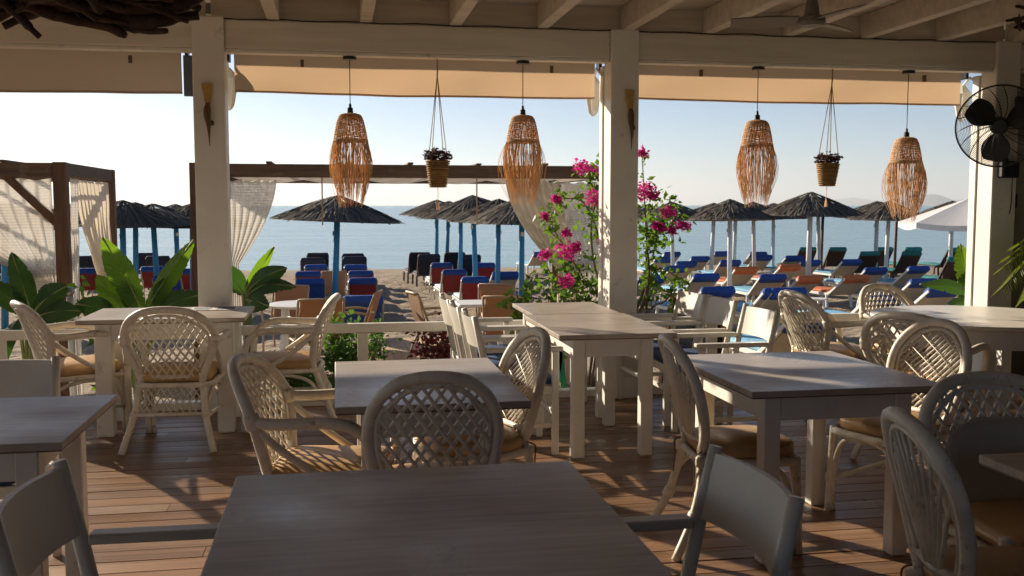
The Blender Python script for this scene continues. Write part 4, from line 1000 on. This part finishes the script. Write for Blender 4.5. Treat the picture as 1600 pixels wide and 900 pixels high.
Lb = [(1047,396,'far row beside the flowers'), (1034,404,'second row beside the flowers'), (1068,411,'just right of the first white pole'), (1092,403,'far row left of the second white pole'), (1125,395,'farthest row by the second white pole'), (1139,409,'behind the third white pole'),
      (1053,418,'third row under the flowers'), (1016,433,'low beside the second post'), (1101,431,'fourth row left of the third white pole'), (1114,450,'nearest row left of the third white pole'), (1183,396,'farthest row under the third lamp'), (1190,401,'far row under the third lamp'),
      (1205,432,'middle row right of the third white pole'), (1211,452,'nearest row right of the third white pole'), (1236,402,'far row left of the largest umbrella'), (1262,409,'far row at the largest umbrella pole'), (1327,408,'far row right of the largest umbrella'), (1364,421,'middle row under the fourth lamp'),
      (1430,419,'middle row right of the fourth lamp'), (1465,449,'nearest row before the banana leaf'), (1223,452,'nearest row behind the side-on armchair'), (1437,437,'second nearest row behind the round table chair'), (1376,461,'nearest row behind the round table chair'), (845,396,'far row seen between drape and flowers'), (905,411,'seen through the magenta flowers'), (1262,500,'close behind the railing with a navy pillow')]
for px, py, lb in Lb: lng(PLb, px, py, R(5+rnd.uniform(-3,4)), .78, 'blue cushioned white lounger, '+lb)
for px, py, lb in [(1163,420,'right of the third white pole'), (1231,416,'far row left of the largest umbrella'), (1258,434,'behind the largest umbrella pole'), (1332,433,'in front of the far blue row, right of the largest pole')]:
    lng(PLo, px, py, R(6+rnd.uniform(-3,4)), .76, 'orange cushioned white lounger '+lb)
for px, py, lb in [(1264,389,'behind the largest umbrella pole'), (1311,389,'alone right of the largest umbrella'), (1362,396,'left of the fourth lamp pole'), (1384,389,'behind the fourth lamp pole'), (1428,389,'farthest of the pair right of the fourth lamp'), (1426,396,'nearer of the pair right of the fourth lamp'), (1495,390,'farther beside the white parasol pole'), (1497,405,'nearer beside the white parasol pole')]:
    lng(PLt, px, py, R(3), .96, 'dark wooden lounger with teal cushion '+lb)
# small white plastic side tables between the loungers
st = empty('beach_side_table'); MB().lathe([(.2,.40),(.22,.41),(.22,.43),(.02,.43)], 20).build('tabletop', M['plast'], st)
for k in range(4):
    a = PI/4+k*PI/2; MB().tube([(.15*math.cos(a),.15*math.sin(a),.4),(.19*math.cos(a),.19*math.sin(a),0)], .022, 6).build('leg', M['plast'], st, smooth=True)
PS = Proto(st)
for px, py, lb in [(1083,425,'between lounger rows left of the third white pole'), (1195,424,'between lounger rows right of the third white pole'), (1262,432,'at the foot of the largest umbrella'), (877,440,'seen through the flowers'), (1275,466,'beside the nearest orange lounger'), (536,452,'at the foot of the single umbrella')]:
    p = atsand(px, py, .43); PS.put((p.x, p.y, sandz(p.y)), 0, 'small white plastic side table '+lb, 'side table', 'plastic side tables on the sand')

# ------------------------------------------------------------------ patio furniture on the sand
def sling_chair(name):
    e = empty(name); W = .27
    rw = [[(W*.92*u, -.20-.16*t-.02*math.sin(PI*t), .40+.52*t) for u in (-1,-.5,0,.5,1)] for t in [i/8 for i in range(9)]]
    mb = MB().grid(rw); mb.grid([[(p[0],p[1]-.012,p[2]) for p in r_][::-1] for r_ in rw]); mb.build('back_sling', M['sling'], e, smooth=True)
    MB().box(-W*.92, W*.92, -.2, .24, .415, .428).build('seat_sling', M['sling'], e)
    for s in (-1, 1):
        MB().tube(cr([(s*W,-.38,.93),(s*W,-.30,.72),(s*W,-.21,.42),(s*W,-.30,.2),(s*W,-.36,0)], 4), .016, 7).build('back_frame', M['slingf'], e, smooth=True)
        MB().tube(cr([(s*W,-.285,.66),(s*(W+.03),-.05,.69),(s*(W+.03),.16,.67),(s*(W+.02),.24,.6),(s*W,.25,.4),(s*W,.27,0)], 4), .017, 7).build('arm', M['slingf'], e, smooth=True)
        MB().tube([(s*W,-.2,.41),(s*W,.25,.41)], .014, 6).build('seat_rail', M['slingf'], e, smooth=True)
    MB().tube([(-W,-.38,.93),(W,-.38,.93)], .016, 7).build('top_rail', M['slingf'], e, smooth=True)
    return Proto(e)
PC = sling_chair('patio_chair'); GC = 'tan woven patio chairs on the sand'
for px, py, z, dg, lb in [(590,455,.94,78,'leaning side on left of the sandy aisle'), (645,456,.94,-78,'side on right of the sandy aisle'), (455,448,.93,168,'behind the round plastic table, lit from behind'), (502,467,.93,12,'in front of the round plastic table'),
        (790,463,.93,-12,'in front of the square plastic table'), (776,446,.93,170,'behind the square plastic table'), (522,424,.93,5,'just right of the single umbrella pole')]:
    p = atsand(px, py, z); d = Vector((-math.sin(R(dg)), math.cos(R(dg)), 0)); o = p+d*.37
    PC.put((o.x, o.y, sandz(o.y)), R(dg), 'tan woven patio chair '+lb, 'chair', GC)
# round plastic table
p = atsand(478, 474, .74); e = empty('plastic_table', (p.x, p.y, sandz(p.y))); tag(e, 'round white plastic patio table behind the railing', 'table')
MB().lathe([(.48,.70),(.53,.715),(.535,.735),(.52,.742),(.02,.742)], 40).build('tabletop', M['plast'], e)
for k in range(4):
    a = PI/4+k*PI/2; c, s = math.cos(a), math.sin(a); MB().bar((.40*c,.40*s,.72),(.44*c,.44*s,0), .10, .05, (c,s,0)).build('leg', M['plast'], e, bevel=.01)
p = atsand(752, 472, .74); e = empty('plastic_table', (p.x, p.y, sandz(p.y))); tag(e, 'square white plastic patio table beyond the wooden armchairs', 'table')
MB().box(-.36,.36,-.36,.36,.70,.742).build('tabletop', M['plast'], e, bevel=.012)
for sx in (-1,1):
    for sy in (-1,1): MB().bar((sx*.30,sy*.30,.71),(sx*.33,sy*.33,0), .08, .05).build('leg', M['plast'], e, bevel=.01)
# chalkboard sign with pine frame
p = aty(1087, 512, 8.9); e = empty('chalkboard_sign', (p.x, 8.9, -.5)); tag(e, 'dark chalkboard with pine frame standing on the sand behind the wooden armchairs', 'sign'); e.rotation_euler = (0,0,R(-62))
for s, t in ((1, 1), (-1, -1)):
    T = Matrix.Translation((0, s*.24, 0)) @ Matrix.Rotation(R(11*s), 4, 'X')
    MB().box(-.26,.26,-.008,.008,.12,1.16).xf(T).build('board_face', M['chalk'], e)
    for x in (-.28,.28): MB().box(x-.022,x+.022,-.014,.014,0,1.2).xf(T).build('frame_side', M['orange'], e, bevel=.003)
    for z in (.10, 1.18): MB().box(-.257,.257,-.013,.013,z-.022,z+.022).xf(T).build('frame_rail', M['orange'], e, bevel=.003)
# painted easel legs under the joined tables
for x, y0, y1, m, lab, tx in ((868, 545, 612, 'cyan', 'turquoise painted plank leaning outside the railing', -.06), (882, 545, 612, 'green', 'green painted plank leaning outside the railing', .06)):
    a = aty(x, 575, 8.1); s = MB().bar((a.x+tx, 8.1, -.5), (a.x-tx, 8.1, .42), .05, .03, (0,1,0)).build('painted_plank', M[m], bevel=.004); tag(s, lab, 'plank')

# ------------------------------------------------------------------ plants
def leafblade(mb, base, tip, width, bend=.1, fold=.25, nrm=None, K=34, seed=0):
    rl = random.Random(seed*7+int(width*1000))
    base, tip = Vector(base), Vector(tip); ax = tip-base; L_ = ax.length; t_ = ax.normalized()
    n = Vector(nrm) if nrm else Vector((0,-1,.3)); side = t_.cross(n).normalized(); n = side.cross(t_).normalized(); rw = []
    for i in range(K+1):
        t = i/K; w_ = width*.5*min(1, (math.sin(PI*min(1, t*.97+.03))**.55))*(1 if t < .6 else 1-.25*(t-.6)/.4)
        if i == K: w_ = width*.02
        c = base+ax*t+n*(bend*L_*math.sin(PI*t)*.5)-Vector((0,0,1))*(bend*L_*t*t*.5)
        row = []; tear = [1-(rl.uniform(.1,.3) if rl.random() < .07 and .1 < t < .9 else rl.uniform(0,.012)) for _ in (0, 1)]
        for j in range(9):
            u = j/4-1; u = u if abs(u) < 1 else u*max(.78, tear[j//8]); wv = .03*width*math.sin(i*2.3+j*.7+seed)*abs(u)
            row.append(c+side*(w_*u)+n*(-fold*w_*abs(u)+wv+fold*.2*w_))
        rw.append(row)
    mb.grid(rw); return [r_[4] for r_ in rw]
def banana(base, leaves, label, group='banana plants outside the railing'):
    e = empty('banana_plant', base); tag(e, label, 'plant', group); B_ = Vector(base)
    MB().tube([(0,0,-.05),(.02,0,.25),(0,.02,.55)], [.06,.05,.035], 8).build('stem', M['stalk'], e, smooth=True)
    for i, (b, t, w_, bend, dark, nr) in enumerate(leaves):
        b, t = Vector(b)-B_, Vector(t)-B_; mb = MB(); mid = leafblade(mb, b, t, w_, bend, .28, nr, seed=i)
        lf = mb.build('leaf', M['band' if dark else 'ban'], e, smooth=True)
        at_ = lf.data.attributes.new('blade', 'FLOAT_VECTOR', 'POINT')
        at_.data.foreach_set('vector', [c_ for r_ in range(len(lf.data.vertices)) for c_ in (abs(r_ % 9/4-1), (r_//9)/34, 0)])
        MB().tube(cr([(0,0,.4), (Vector((0,0,.4))).lerp(b, .6)+Vector((0,0,.03)), b], 4)+mid[1::3], [.016]*9+[.012-.002*k for k in range(len(mid[1::3]))], 6).build('midrib', M['stalk'], lf, smooth=True)
Yb = 8.75
def L(bx_, by_, tx, ty, w_, bend=.08, dark=False, nr=None, Y=Yb, Yt=None): return (aty(bx_, by_, Y), aty(tx, ty, Yt or Y), w_, bend, dark, nr)
b = aty(215, 640, Yb); b.z = -.5
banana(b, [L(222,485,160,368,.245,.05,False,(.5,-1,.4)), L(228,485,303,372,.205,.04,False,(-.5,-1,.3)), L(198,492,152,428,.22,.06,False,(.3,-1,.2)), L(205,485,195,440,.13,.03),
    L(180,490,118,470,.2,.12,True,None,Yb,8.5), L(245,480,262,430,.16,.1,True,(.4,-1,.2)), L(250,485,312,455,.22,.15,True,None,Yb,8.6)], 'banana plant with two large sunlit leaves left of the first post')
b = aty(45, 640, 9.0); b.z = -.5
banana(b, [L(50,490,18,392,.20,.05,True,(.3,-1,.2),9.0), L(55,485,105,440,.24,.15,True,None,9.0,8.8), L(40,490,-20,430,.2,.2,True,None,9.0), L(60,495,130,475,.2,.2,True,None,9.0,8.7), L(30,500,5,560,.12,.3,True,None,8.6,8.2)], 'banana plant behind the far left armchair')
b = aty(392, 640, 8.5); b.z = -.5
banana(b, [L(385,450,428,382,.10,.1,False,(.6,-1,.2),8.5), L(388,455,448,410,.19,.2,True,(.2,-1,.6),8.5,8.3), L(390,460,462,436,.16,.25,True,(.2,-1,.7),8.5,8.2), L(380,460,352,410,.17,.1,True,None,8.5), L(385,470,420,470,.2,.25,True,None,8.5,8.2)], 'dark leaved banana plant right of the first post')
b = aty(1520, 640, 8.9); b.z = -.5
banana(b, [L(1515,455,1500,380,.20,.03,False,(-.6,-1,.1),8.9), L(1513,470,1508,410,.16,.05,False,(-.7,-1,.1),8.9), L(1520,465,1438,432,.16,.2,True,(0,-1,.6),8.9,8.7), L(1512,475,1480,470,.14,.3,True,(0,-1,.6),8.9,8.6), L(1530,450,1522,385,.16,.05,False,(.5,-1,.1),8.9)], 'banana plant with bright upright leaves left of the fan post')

def scatter_leaves(mb, pts, n, spread, size, rr, droop=0):
    for _ in range(n):
        c = Vector(rr.choice(pts))+Vector((rr.gauss(0,spread), rr.gauss(0,spread), rr.gauss(0,spread)))
        d = Vector((rr.gauss(0,1), rr.gauss(0,1), rr.gauss(0,.7)-droop)).normalized(); s_ = d.orthogonal().normalized(); s_ = (s_*math.cos(rr.uniform(0,6.28))+d.cross(s_)*math.sin(rr.uniform(0,6.28)))
        L_ = size*rr.uniform(.6,1.25); w_ = s_*L_*.32; k = d.cross(s_)*L_*.08
        mb.add([c, c+d*L_*.35+w_+k, c+d*L_, c+d*L_*.35-w_+k, c+d*L_*.4], [(0,1,4),(1,2,4),(2,3,4),(3,0,4)])
def shrub(c, rx, ry, h, n, size, m, label, seed, name='shrub', flowers=None):
    rr = random.Random(seed); e = empty(name, c); tag(e, label, 'plant'); tips = []
    for k in range(16):
        a = rr.uniform(0,6.28); q = rr.uniform(.3,1); t = (rx*q*math.cos(a), ry*q*math.sin(a), h*rr.uniform(.6,1))
        MB().tube(cr([(0,0,0),(t[0]*.3,t[1]*.3,t[2]*.5),t], 3), [.008]*4+[.005]*3, 4).build('stem', M['bark'], e)
        for i in range(5): f = .35+.65*i/4; tips.append((t[0]*f, t[1]*f, t[2]*(f**.7)))
    mb = MB(); scatter_leaves(mb, tips, n, .055, size, rr); mb.build('foliage', M[m], e, kind='stuff')
    return e
a = aty(543, 520, 8.15); shrub((a.x, 8.12, -.5), .30, .18, 1.08, 2600, .055, 'bush', 'bright green shrub behind the railing left of the pale boardwalk', 21)
a = aty(465, 540, 8.2); shrub((a.x, 8.15, -.5), .22, .15, .8, 900, .06, 'bush', 'low green shrub behind the railing under the side-on armchair', 25)
a = aty(684, 520, 8.2); shrub((a.x, 8.2, -.5), .19, .18, 1.08, 1900, .05, 'redl', 'dark red leaved shrub behind the railing right of the boardwalk', 22)
a = aty(840, 450, 8.6); shrub((a.x, 8.6, -.5), .30, .2, 1.38, 1000, .075, 'leaf', 'leafy green shrub behind the far end of the joined tables', 23)
a = aty(170, 470, 9.4); shrub((a.x, 9.4, -.5), .3, .2, 1.3, 500, .08, 'leaf', 'small yellowish shrub beside the far left pergola', 24)
a = aty(470, 480, 8.9); shrub((a.x, 9.0, -.5), .2, .15, .5, 300, .07, 'bush', 'low green tuft below the round plastic table', 27)

# bougainvillea climbing around the second post
rr = random.Random(31); e = empty('bougainvillea', (2.05, 8.2, -.5)); tag(e, 'bougainvillea with magenta flowers climbing around the second post', 'plant')
YB = 8.2; E0 = Vector((2.05, 8.2, -.5))
stems = [[(985,640),(960,500),(930,420),(925,340),(950,270),(935,262)], [(985,640),(955,510),(915,440),(890,400),(860,350),(850,338)], [(985,640),(965,500),(945,400),(915,320),(880,310),(868,312)], [(985,640),(940,480),(900,455),(870,440),(845,400)],
    [(985,640),(965,480),(940,350),(925,290),(910,260)], [(990,640),(1000,470),(1010,400),(1008,330),(1003,240)], [(990,640),(1005,500),(1040,470),(1060,440)], [(992,640),(1004,480),(1020,400),(1040,330),(1070,352)], [(992,640),(1006,470),(1012,380),(1030,350),(1050,305)], [(985,640),(950,480),(905,440),(880,420),(885,395)],
    [(990,640),(1000,520),(1012,450),(1030,420),(1070,440)], [(985,640),(930,490),(895,470),(880,480)]]
lp = []
for si, s in enumerate(stems):
    pts = [aty(x, y, YB+rr.uniform(-.10,.15))-E0 for x, y in s]; pts[0] = Vector((0,0,0)); c = cr(pts, 5); nn = len(c)
    MB().tube(c, [.014*(1-.75*i/nn) for i in range(nn)], 5).build('stem', M['bark'], e, smooth=True)
    lp += [q for q in c[nn//3:]] if si not in (6,) else c[-5:]
mb = MB(); scatter_leaves(mb, lp, 1350, .045, .062, rr, .3)
dense_ = [aty(x, y, YB)-E0 for x, y in ((925,440),(940,450),(905,450),(938,470),(1010,320),(1015,350),(1030,370),(1012,375),(930,330),(945,300),(940,370),(1035,355),(1005,300),(880,470),(860,460),(1020,460),(905,480))]
scatter_leaves(mb, dense_, 450, .075, .065, rr, .3)
mb.build('foliage', M['leaf'], e, kind='stuff')
for x, y, r_ in [(910,261,14),(942,266,12),(928,310,16),(887,392,17),(884,440,13),(868,311,7),(851,338,6),(852,397,9),(1008,299,17),(1044,331,13),(1068,353,10),(1004,239,8),(1033,356,8),(942,375,8),(885,364,7),(900,386,8),(1050,360,6),(1025,352,6),(1020,305,8)]:
    c = aty(x, y, YB-.16+rr.uniform(-.05,.05))-E0; q = MB(); s_ = r_/FPX*9.2; pts = []
    for _ in range(int(60+r_*9)):
        u = Vector((rr.gauss(0,1), rr.gauss(0,1), rr.gauss(0,1))).normalized()*s_*rr.uniform(.35,1)*1.05; u.z *= .8; pts.append(c+u)
    for p_ in pts: scatter_leaves(q, [p_], 1, 0, .034, rr)
    for f in range(0): pass
    q.build('flower_cluster', M['boug'], e)
# palm at the right edge
e = empty('palm', (5.85, 7.2, 0)); tag(e, 'potted palm with yellow green fronds at the right edge', 'plant'); E0 = Vector((5.85,7.2,0)); rr = random.Random(41)
MB().lathe([(.02,0),(.15,0),(.19,.28),(.20,.30),(.17,.30),(.02,.28)], 20).build('pot', M['dgreen'], e)
MB().tube([(0,0,.27),(.0,0,.6),(.02,0,.95)], [.045,.04,.03], 8).build('trunk', M['bark'], e, smooth=True)
for k, (tx, ty, y_) in enumerate([(1566,418,7.0),(1563,452,6.9),(1575,400,7.1),(1590,380,7.1),(1600,470,6.9),(1640,380,7.1),(1660,430,7.0),(1610,395,7.25),(1580,435,7.15),(1630,470,6.9)]):
    tip = aty(tx, ty, y_)-E0; c = cr([(0.02,0,.9), Vector((0,0,.98)).lerp(tip, .5)+Vector((0,0,.16)), tip], 8); fr = MB().tube(c, [.007]*5+[.005]*6+[.003]*6, 5).build('frond_rib', M['palm'], e, smooth=True)
    mb = MB()
    for i in range(3, len(c)-1):
        t = (c[i+1]-c[i-1]).normalized(); sd = t.cross(Vector((0,0,1))).normalized()
        for s in (-1, 1):
            for z_ in (0, .4):
                p_ = c[i].lerp(c[i+1], z_); d = (sd*s+t*.75+Vector((0,0,-.35))).normalized(); L_ = .17*(1-.45*i/len(c)); wv = t*.006
                mb.add([p_-wv, p_+wv, p_+d*L_*.6+wv*1.2-Vector((0,0,.01)), p_+d*L_-Vector((0,0,.035)), p_+d*L_*.6-wv*1.2-Vector((0,0,.01))], [(0,1,2,3,4)])
    mb.build('leaflets', M['palm'], fr, kind='stuff')
# low stick post with knob beside the left pergola (rope post)
a = aty(109, 455, 9.2); e = empty('rope_post', (a.x, 9.2, -.5)); tag(e, 'pale rope post with round metal top left of the banana leaves', 'post')
MB().tube([(0,0,-.05),(0,0,.5),(0,0,a.z+.5-.05)], .03, 8).build('shaft', M['polew'], e, smooth=True)
MB().lathe([(.002,-.04),(.03,-.03),(.042,0),(.03,.03),(.002,.04)], 12, (0,0,a.z+.5)).build('ball', M['steel'], e, smooth=True)

# ------------------------------------------------------------------ sea haze
hz_ = MB().box(-42000, 42000, -300, 46000, -4, 620).build('haze', M['under']); hz_['kind'] = 'stuff'
hm = bpy.data.materials.new('sea_haze_air'); hm.use_nodes = True; hn = hm.node_tree.nodes; hn.clear()
ho = hn.new('ShaderNodeOutputMaterial'); hv = hn.new('ShaderNodeVolumePrincipled')
hv.inputs['Color'].default_value = (.88,.94,1,1); hv.inputs['Density'].default_value = 6e-5; hv.inputs['Anisotropy'].default_value = .3
hm.node_tree.links.new(hv.outputs[0], ho.inputs['Volume']); hz_.data.materials.clear(); hz_.data.materials.append(hm)
